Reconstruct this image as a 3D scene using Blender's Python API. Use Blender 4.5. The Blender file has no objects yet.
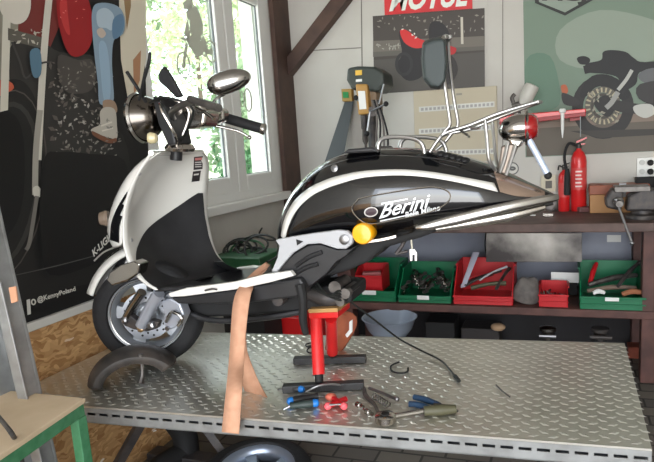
import bpy, bmesh, math, random
from mathutils import Vector, Matrix
from mathutils.bvhtree import BVHTree
random.seed(7)
S = bpy.context.scene
COL = S.collection
PI = math.pi
# ------------------------------------------------------------------ camera
F, CX, CY, H = 591.68, 370.0, 243.0, 1.4
def _rot(a, b, c):
    ca, sa, cb, sb, cc, sc = math.cos(a), math.sin(a), math.cos(b), math.sin(b), math.cos(c), math.sin(c)
    B = Matrix(((1,0,0),(0,0,-1),(0,1,0)))
    Rz = Matrix(((ca,-sa,0),(sa,ca,0),(0,0,1)))
    Rx = Matrix(((1,0,0),(0,cb,-sb),(0,sb,cb)))
    Rr = Matrix(((cc,-sc,0),(sc,cc,0),(0,0,1)))
    return Rr @ Rx @ B @ Rz
M = _rot(-0.3199, 0.1677, -0.0552)
MT = M.transposed()
CAM = Vector((0, 0, H))
def ray(u, v): return MT @ Vector(((u-CX)/F, (v-CY)/F, 1.0))
def P(u, v, Y):
    d = ray(u, v); return CAM + d*(Y/d.y)
def PX(u, v, X):
    d = ray(u, v); return CAM + d*(X/d.x)
def PZ(u, v, Z):
    d = ray(u, v); return CAM + d*((Z-H)/d.z)
cam_d = bpy.data.cameras.new('camera'); cam = bpy.data.objects.new('camera', cam_d); COL.objects.link(cam)
cm = Matrix(((M[0][0], -M[1][0], -M[2][0]), (M[0][1], -M[1][1], -M[2][1]), (M[0][2], -M[1][2], -M[2][2])))
cam.matrix_world = Matrix.Translation(CAM) @ cm.to_4x4()
cam_d.sensor_width = 36; cam_d.lens = F/654*36
cam_d.shift_x = -(CX-327)/654; cam_d.shift_y = (CY-231)/654
cam_d.clip_start = .02; cam_d.clip_end = 200
S.camera = cam
# ------------------------------------------------------------------ materials
def rgb(*c):   # sRGB 0-255 -> linear
    return tuple(((x/255)/12.92 if x/255 <= .04045 else ((x/255+.055)/1.055)**2.4) for x in c) + (1.0,)
MATS = {}
def mat(name, c, rough=.5, metal=0, coat=0, trans=0, noise=None, bump=0, nscale=20, alpha=1, ior=1.45, spec=.5):
    """c: srgb tuple; noise: second srgb tuple mixed in by a noise texture"""
    if name in MATS: return MATS[name]
    m = bpy.data.materials.new(name); m.use_nodes = True; MATS[name] = m
    nt = m.node_tree; b = nt.nodes['Principled BSDF']
    b.inputs['Base Color'].default_value = rgb(*c); b.inputs['Roughness'].default_value = rough
    b.inputs['Metallic'].default_value = metal; b.inputs['Coat Weight'].default_value = coat
    b.inputs['Transmission Weight'].default_value = trans; b.inputs['Alpha'].default_value = alpha
    b.inputs['IOR'].default_value = ior; b.inputs['Specular IOR Level'].default_value = spec
    if noise or bump:
        tc = nt.nodes.new('ShaderNodeTexCoord'); n = nt.nodes.new('ShaderNodeTexNoise')
        n.inputs['Scale'].default_value = nscale; n.inputs['Detail'].default_value = 5
        nt.links.new(tc.outputs['Object'], n.inputs['Vector'])
        if noise:
            cr = nt.nodes.new('ShaderNodeValToRGB')
            cr.color_ramp.elements[0].position = .35; cr.color_ramp.elements[0].color = rgb(*c)
            cr.color_ramp.elements[1].position = .68; cr.color_ramp.elements[1].color = rgb(*noise)
            nt.links.new(n.outputs['Fac'], cr.inputs['Fac']); nt.links.new(cr.outputs['Color'], b.inputs['Base Color'])
        if bump:
            bp = nt.nodes.new('ShaderNodeBump'); bp.inputs['Strength'].default_value = bump; bp.inputs['Distance'].default_value = .01
            nt.links.new(n.outputs['Fac'], bp.inputs['Height']); nt.links.new(bp.outputs['Normal'], b.inputs['Normal'])
    return m
white_panel = mat('white_panel', (196,193,186), .65, noise=(188,184,177), nscale=3)
plaster = mat('grey_plaster', (196,193,185), .8, noise=(186,183,176), nscale=4, bump=.1)
blue_wall = mat('bluish_plaster', (150,154,166), .8, noise=(136,140,154), nscale=4)
seam = mat('seam', (120,116,110), .8)
timber = mat('brown_timber', (84,62,52), .6, noise=(66,48,42), nscale=8)
pvc = mat('white_pvc', (226,226,222), .35)
gasket = mat('gasket', (90,92,95), .6)
chrome = mat('chrome', (178,175,171), .17, 1)
chrome_tube = mat('chrome_tube', (168,166,163), .34, 1)
chrome_worn = mat('chrome_worn', (185,178,170), .2, 1, noise=(205,200,194), nscale=30)
steel = mat('steel', (150,150,152), .35, 1)
galv = mat('galvanised', (164,166,166), .42, .6, noise=(140,141,140), nscale=14)
alloy = mat('alloy', (176,180,186), .35, .7)
gloss_black = mat('gloss_black', (10,10,13), .09, coat=1)
paint_white = mat('paint_white', (216,214,208), .22, coat=.5)
satin_black = mat('satin_black', (30,30,32), .42, noise=(44,44,46), nscale=9)
matte_black = mat('matte_black', (26,26,27), .7)
rubber = mat('rubber', (28,28,30), .75, bump=.3, nscale=60)
dusty_black = mat('dusty_black', (40,38,37), .55, noise=(82,74,68), nscale=9)
grey_paint = mat('grey_paint', (172,173,176), .4)
red_paint = mat('red_paint', (205,32,34), .3, coat=.4)
red_plastic = mat('red_plastic', (190,28,36), .4)
green_plastic = mat('green_plastic', (0,104,66), .4)
amber = mat('amber', (245,170,10), .25, coat=.5)
red_lens = mat('red_lens', (140,18,20), .2, coat=.6)
paper = mat('paper', (225,225,222), .7)
cardboard = mat('cardboard', (176,140,100), .8, noise=(160,124,88), nscale=10)
wood_brown = mat('bench_wood', (100,80,74), .6, noise=(76,60,56), nscale=9)
shelf_wood = mat('shelf_wood', (96,64,58), .6, noise=(72,48,44), nscale=9)
plywood = mat('plywood', (204,184,156), .7, noise=(188,166,136), nscale=6)
green_frame = mat('green_enamel', (56,116,78), .5, noise=(74,130,94), nscale=40)
orange_strap = mat('strap_webbing', (200,154,126), .8, noise=(190,142,114), nscale=40)
beige = mat('beige_board', (190,180,158), .6)
drill_green = mat('drill_green_grey', (54,60,56), .45)
drill_yellow = mat('drill_yellow', (172,130,66), .5)
dark_iron = mat('dark_iron', (58,56,58), .5, .3, noise=(80,74,70), nscale=30)
dirty_steel = mat('dirty_steel', (112,108,104), .4, .6, noise=(70,66,64), nscale=18)
blue_plastic = mat('blue_plastic', (20,110,190), .35)
navy_plastic = mat('navy_plastic', (34,62,92), .45)
olive = mat('olive_plastic', (78,76,56), .5)
orange_cloth = mat('orange_cloth', (178,98,66), .8, noise=(150,84,62), nscale=20)
cable_black = mat('cable_black', (24,26,24), .5)
cable_green = mat('cable_green', (34,82,50), .5)
soil = mat('outside_gravel', (205,200,188), .9, noise=(180,176,160), nscale=2)
render_white = mat('outside_render', (235,232,222), .8)
def glass_mat():
    m = bpy.data.materials.new('window_glass'); m.use_nodes = True; nt = m.node_tree
    nt.nodes.remove(nt.nodes['Principled BSDF']); out = nt.nodes['Material Output']
    t = nt.nodes.new('ShaderNodeBsdfTransparent'); t.inputs[0].default_value = (.93,.97,.94,1)
    g = nt.nodes.new('ShaderNodeBsdfGlossy'); g.inputs['Roughness'].default_value = .02
    fr = nt.nodes.new('ShaderNodeValue'); fr.outputs[0].default_value = .05
    mx = nt.nodes.new('ShaderNodeMixShader')
    nt.links.new(fr.outputs[0], mx.inputs[0]); nt.links.new(t.outputs[0], mx.inputs[1]); nt.links.new(g.outputs[0], mx.inputs[2])
    nt.links.new(mx.outputs[0], out.inputs[0]); return m
glass = glass_mat()
def leaf_mat(name, c1, c2, sc=2.0):
    m = bpy.data.materials.new(name); m.use_nodes = True; nt = m.node_tree
    b = nt.nodes['Principled BSDF']; b.inputs['Roughness'].default_value = .5
    tc = nt.nodes.new('ShaderNodeTexCoord'); n = nt.nodes.new('ShaderNodeTexNoise'); n.inputs['Scale'].default_value = sc
    cr = nt.nodes.new('ShaderNodeValToRGB'); cr.color_ramp.elements[0].position = .3; cr.color_ramp.elements[1].position = .7
    cr.color_ramp.elements[0].color = rgb(*c1); cr.color_ramp.elements[1].color = rgb(*c2)
    tr = nt.nodes.new('ShaderNodeBsdfTranslucent'); mx = nt.nodes.new('ShaderNodeMixShader'); mx.inputs[0].default_value = .35
    nt.links.new(tc.outputs['Object'], n.inputs['Vector']); nt.links.new(n.outputs['Fac'], cr.inputs['Fac'])
    nt.links.new(cr.outputs[0], b.inputs['Base Color']); nt.links.new(cr.outputs[0], tr.inputs[0])
    nt.links.new(b.outputs[0], mx.inputs[1]); nt.links.new(tr.outputs[0], mx.inputs[2])
    nt.links.new(mx.outputs[0], nt.nodes['Material Output'].inputs[0]); return m
def osb_mat():
    m = bpy.data.materials.new('osb_board'); m.use_nodes = True; nt = m.node_tree; b = nt.nodes['Principled BSDF']
    b.inputs['Roughness'].default_value = .65
    tc = nt.nodes.new('ShaderNodeTexCoord'); mp = nt.nodes.new('ShaderNodeMapping'); mp.inputs['Scale'].default_value = (30,30,90)
    mp.inputs['Rotation'].default_value = (.5,0,0)
    nz = nt.nodes.new('ShaderNodeTexNoise'); nz.inputs['Scale'].default_value = 9
    ad = nt.nodes.new('ShaderNodeVectorMath'); ad.operation = 'MULTIPLY_ADD'; ad.inputs[1].default_value = (.12,.12,.12)
    vo = nt.nodes.new('ShaderNodeTexVoronoi'); vo.inputs['Scale'].default_value = 1.0
    cr = nt.nodes.new('ShaderNodeValToRGB')
    for i, (p, c) in enumerate(((.0,(156,112,66)),(.35,(196,150,98)),(.65,(180,134,82)),(1.,(210,168,118)))):
        e = cr.color_ramp.elements[0] if i == 0 else cr.color_ramp.elements[1] if i == 3 else cr.color_ramp.elements.new(p)
        e.position = p; e.color = rgb(*c)
    nt.links.new(tc.outputs['Object'], nz.inputs['Vector']); nt.links.new(nz.outputs['Color'], ad.inputs[0]); nt.links.new(tc.outputs['Object'], ad.inputs[2])
    nt.links.new(ad.outputs[0], mp.inputs[0]); nt.links.new(mp.outputs[0], vo.inputs['Vector'])
    sp = nt.nodes.new('ShaderNodeSeparateColor'); nt.links.new(vo.outputs['Color'], sp.inputs[0])
    nt.links.new(sp.outputs[0], cr.inputs['Fac']); nt.links.new(cr.outputs[0], b.inputs['Base Color']); return m
osb = osb_mat()
def brick_floor():
    m = bpy.data.materials.new('dark_pavers'); m.use_nodes = True; nt = m.node_tree; b = nt.nodes['Principled BSDF']
    b.inputs['Roughness'].default_value = .7
    tc = nt.nodes.new('ShaderNodeTexCoord'); br = nt.nodes.new('ShaderNodeTexBrick')
    br.inputs['Color1'].default_value = rgb(104,98,90); br.inputs['Color2'].default_value = rgb(84,80,76)
    br.inputs['Mortar'].default_value = rgb(48,46,43); br.inputs['Scale'].default_value = 1
    br.inputs['Brick Width'].default_value = .2; br.inputs['Row Height'].default_value = .1; br.inputs['Mortar Size'].default_value = .006
    nt.links.new(tc.outputs['Object'], br.inputs['Vector']); nt.links.new(br.outputs['Color'], b.inputs['Base Color'])
    bp = nt.nodes.new('ShaderNodeBump'); bp.inputs['Strength'].default_value = .6; bp.inputs['Distance'].default_value = .005; bp.invert = True
    nt.links.new(br.outputs['Fac'], bp.inputs['Height']); nt.links.new(bp.outputs['Normal'], b.inputs['Normal']); return m
pavers = brick_floor()
def tread_mat():
    m = bpy.data.materials.new('tread_aluminium'); m.use_nodes = True; nt = m.node_tree; b = nt.nodes['Principled BSDF']
    b.inputs['Metallic'].default_value = .85
    tc = nt.nodes.new('ShaderNodeTexCoord'); n = nt.nodes.new('ShaderNodeTexNoise'); n.inputs['Scale'].default_value = 3.5; n.inputs['Detail'].default_value = 6
    cr = nt.nodes.new('ShaderNodeValToRGB'); cr.color_ramp.elements[0].position = .3; cr.color_ramp.elements[1].position = .7
    cr.color_ramp.elements[0].color = rgb(196,193,182); cr.color_ramp.elements[1].color = rgb(226,224,214)
    r2 = nt.nodes.new('ShaderNodeMapRange'); r2.inputs[3].default_value = .26; r2.inputs[4].default_value = .42
    nt.links.new(tc.outputs['Object'], n.inputs['Vector']); nt.links.new(n.outputs['Fac'], cr.inputs['Fac'])
    nt.links.new(cr.outputs[0], b.inputs['Base Color']); nt.links.new(n.outputs['Fac'], r2.inputs[0]); nt.links.new(r2.outputs[0], b.inputs['Roughness'])
    return m
tread = tread_mat()
INK = {}
def ink(c, rough=.55):
    k = tuple(c)
    if k not in INK: INK[k] = mat('print_%d_%d_%d' % k, c, rough)
    return INK[k]
# ------------------------------------------------------------------ mesh builder
ORG = {}
class MB:
    def __init__(s): s.v = []; s.f = []; s.mi = []; s.mats = []; s.cur = 0
    def use(s, m):
        if m not in s.mats: s.mats.append(m)
        s.cur = s.mats.index(m); return s
    def add(s, vs, fs):
        o = len(s.v); s.v += [Vector(x) for x in vs]
        for f in fs: s.f.append([i+o for i in f]); s.mi.append(s.cur)
        return s
    def box(s, a, b, rot=0, piv=None):
        (x0,y0,z0),(x1,y1,z1) = a, b
        vs = [Vector(q) for q in ((x0,y0,z0),(x1,y0,z0),(x1,y1,z0),(x0,y1,z0),(x0,y0,z1),(x1,y0,z1),(x1,y1,z1),(x0,y1,z1))]
        if rot:
            c = Vector(piv) if piv else Vector(((x0+x1)/2,(y0+y1)/2,0)); R = Matrix.Rotation(rot, 3, 'Z'); c.z = 0
            vs = [R @ (q-c) + c for q in vs]
        return s.add(vs, [(0,3,2,1),(4,5,6,7),(0,1,5,4),(1,2,6,5),(2,3,7,6),(3,0,4,7)])
    def hexa(s, bot, top):   # four bottom, four top points
        return s.add(list(bot)+list(top), [(3,2,1,0),(4,5,6,7),(0,1,5,4),(1,2,6,5),(2,3,7,6),(3,0,4,7)])
    def loft(s, rings, cap=True, closed=True):
        n = len(rings[0]); vs = [p for r in rings for p in r]; fs = []
        for i in range(len(rings)-1):
            for j in range(n if closed else n-1):
                k = (j+1) % n; fs.append((i*n+j, i*n+k, (i+1)*n+k, (i+1)*n+j))
        if cap: fs.append(tuple(range(n-1,-1,-1))); fs.append(tuple(range((len(rings)-1)*n, len(rings)*n)))
        return s.add(vs, fs)
    def tube(s, pts, r, n=10, smooth=0, flat=1.0, up=None):
        pts = [Vector(p) for p in pts]
        rs = r if isinstance(r, (list, tuple)) else [r]*len(pts)
        if smooth: pts, rs = spline(pts, rs, smooth)
        rings = []; t0 = None; a = None
        for i, p in enumerate(pts):
            t = (pts[min(i+1,len(pts)-1)] - pts[max(i-1,0)]).normalized()
            if a is None:
                a = Vector(up) if up else (Vector((0,0,1)) if abs(t.z) < .9 else Vector((0,1,0)))
            a = (a - t*a.dot(t)).normalized(); b = t.cross(a)
            rings.append([p + a*(rs[i]*math.cos(q)) + b*(rs[i]*flat*math.sin(q)) for q in [2*PI*k/n for k in range(n)]])
        return s.loft(rings)
    def lathe(s, prof, c, axis=(0,0,1), n=32, cap=True, a0=0, a1=2*PI):
        """prof: (radius, height along axis)"""
        ax = Vector(axis).normalized(); u = ax.orthogonal().normalized(); w = ax.cross(u); c = Vector(c)
        full = abs(a1-a0-2*PI) < 1e-6; m = n if full else n+1
        rings = [[c + ax*h + (u*math.cos(q)+w*math.sin(q))*max(r,1e-5) for q in [a0+(a1-a0)*k/n for k in range(m)]] for r, h in prof]
        return s.loft(rings, cap=cap, closed=full)
    def prism(s, poly, d):   # poly: world points, d: extrusion vector
        n = len(poly); d = Vector(d); vs = [Vector(p) for p in poly]+[Vector(p)+d for p in poly]
        return s.add(vs, [tuple(range(n)), tuple(range(2*n-1, n-1, -1))]+[(i, i+n, (i+1)%n+n, (i+1)%n) for i in range(n)])
    def poly(s, pts): return s.add(pts, [tuple(range(len(pts)))])
    def ball(s, c, r, n=12, sc=(1,1,1)):
        prof = [(math.sin(PI*k/(n//2+2)), -math.cos(PI*k/(n//2+2))) for k in range(n//2+3)]
        o = len(s.v); s.lathe(prof, (0,0,0), n=n)
        for i in range(o, len(s.v)): q = s.v[i]; s.v[i] = Vector(c) + Vector((q.x*sc[0], q.y*sc[1], q.z*sc[2]))*r
        return s
    def build(s, name, m=None, parent=None, smooth=False, bevel=0, subsurf=0, solid=0, seg=2, auto=35):
        me = bpy.data.meshes.new(name); org = ORG.get(parent.name, Vector((0,0,0))) if parent else Vector((0,0,0))
        me.from_pydata([tuple(q-org) for q in s.v], [], s.f)
        ms = s.mats or [m]
        for x in ms: me.materials.append(x)
        for p, i in zip(me.polygons, s.mi): p.material_index = i if s.mats else 0
        bm = bmesh.new(); bm.from_mesh(me)
        if not s.mats or len(s.mats) == 1 or smooth: bmesh.ops.remove_doubles(bm, verts=bm.verts, dist=1e-6)
        bmesh.ops.recalc_face_normals(bm, faces=bm.faces); bm.to_mesh(me); bm.free()
        if smooth:
            me.polygons.foreach_set('use_smooth', [True]*len(me.polygons)); me.set_sharp_from_angle(angle=math.radians(auto))
        ob = bpy.data.objects.new(name, me); COL.objects.link(ob)
        if parent: ob.parent = parent
        ORG[ob.name] = org
        if solid: q = ob.modifiers.new('s', 'SOLIDIFY'); q.thickness = abs(solid); q.offset = 0
        if bevel:
            q = ob.modifiers.new('b', 'BEVEL'); q.width = bevel; q.segments = seg; q.limit_method = 'ANGLE'; q.angle_limit = math.radians(40)
        if subsurf: q = ob.modifiers.new('ss', 'SUBSURF'); q.levels = q.render_levels = subsurf
        return ob
def spline(pts, rs, k):
    op, orr = [], []
    n = len(pts)
    for i in range(n-1):
        p0, p1, p2, p3 = pts[max(i-1,0)], pts[i], pts[i+1], pts[min(i+2,n-1)]
        for j in range(k):
            t = j/k
            op.append(.5*((2*p1)+(p2-p0)*t+(2*p0-5*p1+4*p2-p3)*t*t+(3*p1-p0-3*p2+p3)*t**3)); orr.append(rs[i]*(1-t)+rs[i+1]*t)
    op.append(pts[-1]); orr.append(rs[-1]); return op, orr
def spl2(poly, k=5, closed=True):
    n = len(poly); out = []
    for i in range(n if closed else n-1):
        g = lambda j: Vector(poly[j % n]) if closed else Vector(poly[max(0,min(n-1,j))])
        p0, p1, p2, p3 = g(i-1), g(i), g(i+1), g(i+2)
        for j in range(k):
            t = j/k; out.append(.5*((2*p1)+(p2-p0)*t+(2*p0-5*p1+4*p2-p3)*t*t+(3*p1-p0-3*p2+p3)*t**3))
    if not closed: out.append(Vector(poly[-1]))
    return out
def tag(o, label, cat=None, group=None, kind=None):
    if label: o['label'] = label
    if cat: o['category'] = cat
    if group: o['group'] = group
    if kind: o['kind'] = kind
    return o
def thing(name, loc, label, cat, group=None):
    o = bpy.data.objects.new(name, None); COL.objects.link(o); o.location = loc; o.empty_display_size = .05
    ORG[o.name] = Vector(loc); return tag(o, label, cat, group)
def struct(o): o['kind'] = 'structure'; return o
def copy_tree(o, parent=None):
    c = o.copy(); COL.objects.link(c); ORG[c.name] = ORG.get(o.name, Vector((0,0,0)))
    if parent: c.parent = parent
    for ch in [x for x in COL.objects if x.parent == o]: copy_tree(ch, c)
    return c
def text_mesh(mb, body, quad, surf, offset=.0, shear=0.0, m=None):
    """writing laid on a surface: quad = pixel corners (tl,tr,br,bl); surf maps a pixel to a point"""
    cu = bpy.data.curves.new('txt', 'FONT'); cu.body = body; cu.size = 1; cu.offset = offset; cu.shear = shear; cu.resolution_u = 3
    ob = bpy.data.objects.new('txt', cu); COL.objects.link(ob)
    me = bpy.data.meshes.new_from_object(ob.evaluated_get(bpy.context.evaluated_depsgraph_get()))
    bpy.data.objects.remove(ob)
    xs = [v.co.x for v in me.vertices]; ys = [v.co.y for v in me.vertices]
    x0, x1, y0, y1 = min(xs), max(xs), min(ys), max(ys); tl, tr, br, bl = [Vector(q) for q in quad]
    vs = []
    for v in me.vertices:
        a = (v.co.x-x0)/(x1-x0); b = (v.co.y-y0)/(y1-y0)
        q = (bl*(1-a)+br*a)*(1-b) + (tl*(1-a)+tr*a)*b
        vs.append(surf(q.x, q.y))
    if m: mb.use(m)
    mb.add(vs, [tuple(p.vertices) for p in me.polygons]); bpy.data.meshes.remove(me); return mb
def bvh_of(mb):
    return BVHTree.FromPolygons([tuple(v) for v in mb.v], [tuple(f) for f in mb.f])
def on(bvh, off, fallbackY):
    def g(u, v):
        d = ray(u, v).normalized(); loc, nor, i, dist = bvh.ray_cast(CAM, d)
        if loc is None: return P(u, v, fallbackY)
        return loc - d*off
    return g
def drape(mb, top, bot, surf, m=2, k=6):
    """a strip laid on a surface between two pixel polylines"""
    a = spl2([(x,y,0) for x,y in top], k, False); b = spl2([(x,y,0) for x,y in bot], k, False); rows = []
    for i in range(m+1):
        t = i/m; rows.append([surf(*(p*(1-t)+q*t).xy) for p, q in zip(a, b)])
    n = len(rows[0]); fs = [(i*n+j, i*n+j+1, (i+1)*n+j+1, (i+1)*n+j) for i in range(m) for j in range(n-1)]
    return mb.add([p for r in rows for p in r], fs)
# ------------------------------------------------------------------ the room
D, XL, XR, YF, ZC = 4.0, -1.865, 2.3, -2.2, 2.75
WT = .22
wl = lambda u, v, o=0: PX(u, v, XL+o)
wb = lambda u, v, o=0: P(u, v, D-o)
struct(MB().box((XL-WT,YF,-.1),(XR+.1,D+.1,0)).build('floor', pavers))
struct(MB().box((XL-WT,YF,ZC),(XR+.1,D+.1,ZC+.12)).build('ceiling', white_panel))
struct(MB().box((XR,YF,0),(XR+.12,D,ZC)).build('wall_right', plaster))
# window opening in the left wall
WY0, WY1 = wl(146,60).y-.12, wl(275,100).y
WZ0, WZ1 = wl(277,192).z, 2.45
w = MB().use(plaster)
w.box((XL-WT,YF,0),(XL,WY0,ZC)); w.box((XL-WT,WY1,0),(XL,D+.1,ZC)); w.box((XL-WT,WY0,0),(XL,WY1,WZ0)); w.box((XL-WT,WY0,WZ1),(XL,WY1,ZC))
struct(w.build('wall_left'))
# back wall: light boards above the bench, bluish plaster below
w = MB().use(white_panel).box((XL,D,.88),(XR,D+.1,ZC)).use(blue_wall).box((XL,D,0),(XR,D+.1,.88))
w.use(seam)
for (a, b) in (((361,0),(362,66)), ((310,49.5),(361,47.5))):
    pass
w.prism([wb(360.6,-30,0), wb(361.6,-30,0), wb(363.4,140,0), wb(362.4,140,0)], (0,-.002,0))
w.prism([wb(311,50,0), wb(361,47.3,0), wb(361,48.3,0), wb(311,51,0)], (0,-.002,0))
w.prism([wb(502.4,-30,0), wb(503.2,-30,0), wb(503.2,190,0), wb(502.4,190,0)], (0,-.002,0))
struct(w.build('wall_back'))
struct(MB().box((XL+.05,D-.02,0),(XR,D-.001,.3)).build('dark_backing', mat('dark_fill',(44,42,44),.8)))  # added dark board, stands in for the dark clutter below the shelf
# a cover strip between boards at the right
struct(MB().prism([wb(486,-40), wb(487.6,-40), wb(488.4,190), wb(486.8,190)], (0,-.006,0)).build('trim_1', white_panel))
# corner post and brace
pz = MB().box((XL+.002,WY1+.006,.0),(XL+.035,D-.001,ZC)); struct(pz.build('trim_2', timber, bevel=.004))
bz = MB().prism([wb(282,63,.09), wb(330,0,.09), wb(352,-30,.09), wb(368,-30,.09), wb(347,0,.09), wb(286,78,.09)], (0,.088,0)); struct(bz.build('trim_3', timber, bevel=.004))
# OSB sheathing low on the left wall, white edging strip on top
tp = [wl(-40,345), wl(26,325.5), wl(95,302.5), wl(135,290)]
zt = sum(q.z for q in tp[1:3])/2 - .02
struct(MB().box((XL+.001,YF,.0),(XL+.014,2.6,zt)).build('trim_4', osb))
struct(MB().box((XL+.001,YF,zt),(XL+.02,2.6,zt+.032)).build('trim_5', paint_white, bevel=.003))
# ------------------------------------------------------------------ window
XW = XL-.012      # plane of the sash faces
def frame(mb, y0, y1, z0, z1, t, x0, x1):
    mb.box((x0,y0,z0),(x1,y0+t,z1)); mb.box((x0,y1-t,z0),(x1,y1,z1)); mb.box((x0,y0+t,z0),(x1,y1-t,z0+t)); mb.box((x0,y0+t,z1-t),(x1,y1-t,z1)); return mb
win = thing('window_1', (XW, (WY0+WY1)/2, WZ0), None, None); struct(win)
ym = wl(231.5,100).y; stw = (wl(240.5,100).y-wl(223,100).y)/2
frame(MB(), WY0, WY1, WZ0, WZ1, .05, XW-.05, XL+.001).build('window_frame', pvc, win, bevel=.004)
for k, (a, b) in enumerate(((WY0+.045, ym-.002), (ym+.002, WY1-.045))):
    s_ = frame(MB(), a, b, WZ0+.045, WZ1-.045, stw, XW-.03, XL+.0025).build('sash', pvc, win, bevel=.008)
    frame(MB(), a+stw-.002, b-stw+.002, WZ0+.043+stw, WZ1-.043-stw, .006, XW-.013, XW-.003).build('glazing_seal', gasket, s_)
    MB().box((XW-.012,a+stw-.004,WZ0+.04+stw),(XW-.006,b-stw+.004,WZ1-.04-stw)).build('pane', glass, s_)
MB().box((XL-.01,WY0-.06,WZ0-.05),(XL+.07,WY1,WZ0)).build('window_sill', pvc, win, bevel=.006)
# frosted stickers on the panes
frost = mat('frosted_film', (196,200,184), .6)
XG = XW-.004
g = lambda u, v, o=0: PX(u, v, XG+o)
def ring(mb, c, rx, ry, t, surf, n=28, rot=0):
    A = []; B = []
    for k in range(n):
        q = 2*PI*k/n
        for L, s_ in ((A,1),(B,1)):
            r1, r2 = (rx, ry) if L is A else (rx-t, ry-t)
            x, y = r1*math.cos(q), r2*math.sin(q); L.append(surf(c[0]+x*math.cos(rot)-y*math.sin(rot), c[1]+x*math.sin(rot)+y*math.cos(rot)))
    return mb.add(A+B, [(k,(k+1)%n,(k+1)%n+n,k+n) for k in range(n)])
st = MB()
ring(st, (183.5,65), 7, 13.5, 1.6, g, rot=-.12); ring(st, (211,51.5), 5.8, 11.5, 1.5, g, rot=-.15)
ring(st, (183.5,65), 2, 3.5, 2, g); ring(st, (211,51.5), 2, 3.5, 2, g)
for pl in ([(182,64),(186,40),(189,30),(191,31),(188,45),(185,65)], [(178,37),(186,38),(193,34),(200,40),(206,48),(211,50),(210,54),(203,55),(196,57),(192,50),(186,42)],
           [(190,32),(188,22),(186,12),(190,5),(196,6),(200,14),(203,24),(203,36),(199,43),(193,38)], [(184,9),(183,3),(187,-1),(192,0),(194,6),(190,10)],
           [(189,14),(186,24),(184,36),(187,37),(190,26)], [(199,38),(204,46),(203,56),(206,57),(208,46),(203,34)]):
    st.poly([g(x,y) for x, y in pl])
st.build('rider_sticker', frost, None)
tag(bpy.data.objects['rider_sticker'], 'pale frosted sticker of a motocross rider on the left window pane', 'sticker')
st = MB(); ring(st, (248,100), 4.2, 12, 1.3, g, rot=-.1); ring(st, (242,99), 2.6, 8, 1.0, g, rot=-.1)
tag(st.build('ring_sticker', frost), 'pale ring shaped sticker on the right window pane above the handlebar grip', 'sticker')
# ------------------------------------------------------------------ outside
struct(MB().box((-30,-6,-.15),(XL-WT,30,-.02)).build('ground_outside', soil))
bank = MB().add([(-6.5,2,0),(-6.5,22,0),(-8.6,2,1.9),(-8.6,22,1.9),(-24,2,2.2),(-24,22,2.2)], [(0,1,3,2),(2,3,5,4)])
struct(bank.build('bank_outside', soil, solid=.1))
fen = thing('garden_fence', (-8.5,9,1.9), 'teal slatted garden fence on the bank outside the left pane', 'fence')
teal = mat('teal_slats', (120,160,158), .5)
for k in range(3): MB().box((-8.55,4,1.95+k*.13),(-8.5,17,2.02+k*.13)).build('rail', teal, fen)
for k in range(9): MB().box((-8.5,4+k*1.6,1.8),(-8.44,4.08+k*1.6,2.36)).build('post', teal, fen)
lf_bright = leaf_mat('leaves_bright', (150,166,122), (214,220,186)); lf_mid = leaf_mat('leaves_mid', (90,116,84), (150,170,130)); lf_dark = leaf_mat('leaves_dark', (30,70,44), (70,120,66))
bark = mat('bark', (90,78,66), .9)
def tree(name, c, r, n, ls, m, label, cat='tree', base=None):
    z0 = base if base is not None else 0
    t = thing(name, (c[0],c[1],z0), label, cat)
    MB().tube([(c[0],c[1],z0),(c[0]+.05,c[1],(z0+c[2])/2),(c[0],c[1]+.05,c[2]+r[2]*.4)], [.09,.07,.03], 8).build('trunk' if cat == 'tree' else 'stem', bark, t)
    mb = MB(); vs = []; fs = []
    cl = [(Vector((random.gauss(0,1),random.gauss(0,1),random.gauss(0,1))).normalized()*random.uniform(.45,1)) for _ in range(26)]
    for i in range(n):
        q = random.choice(cl) + Vector((random.gauss(0,.2),random.gauss(0,.2),random.gauss(0,.2)))
        p = Vector((c[0]+q.x*r[0], c[1]+q.y*r[1], c[2]+q.z*r[2])); s_ = ls*random.uniform(.6,1.3)
        a = Vector((random.gauss(0,1),random.gauss(0,1),random.gauss(0,1))).normalized()*s_; b = a.orthogonal().normalized()*s_*.45
        o = len(vs); vs += [p-a, p+b, p+a, p-b]; fs.append((o,o+1,o+2,o+3))
    mb.add(vs, fs).build('foliage', m, t); return t
tree('garden_tree', (-10.4,12.0,5.4), (1.8,2.0,2.3), 2600, .12, lf_bright, 'sunlit light green tree filling the left pane behind the rider sticker', base=1.9)
tree('garden_tree', (-10.6,16.2,5.9), (1.9,2.0,2.8), 2600, .14, lf_mid, 'darker green tree behind the fence near the middle window bar', base=1.9)
tree('garden_tree', (-5.2,8.8,3.3), (.8,1.0,1.4), 2600, .08, lf_bright, 'yellow green tree seen at the top of the right pane')
tree('garden_shrub', (-4.3,7.5,1.5), (.42,.6,1.2), 3000, .06, lf_mid, 'tall green shrub behind the lower right pane', 'shrub')
tree('garden_shrub', (-3.35,5.95,.95), (.4,.42,.55), 2200, .04, lf_dark, 'low dark green shrub at the foot of the right pane', 'shrub')
tree('garden_shrub', (-4.9,6.3,.55), (.7,.6,.6), 2400, .05, lf_mid, 'rounded green shrub at the bottom of the left pane', 'shrub')
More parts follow.
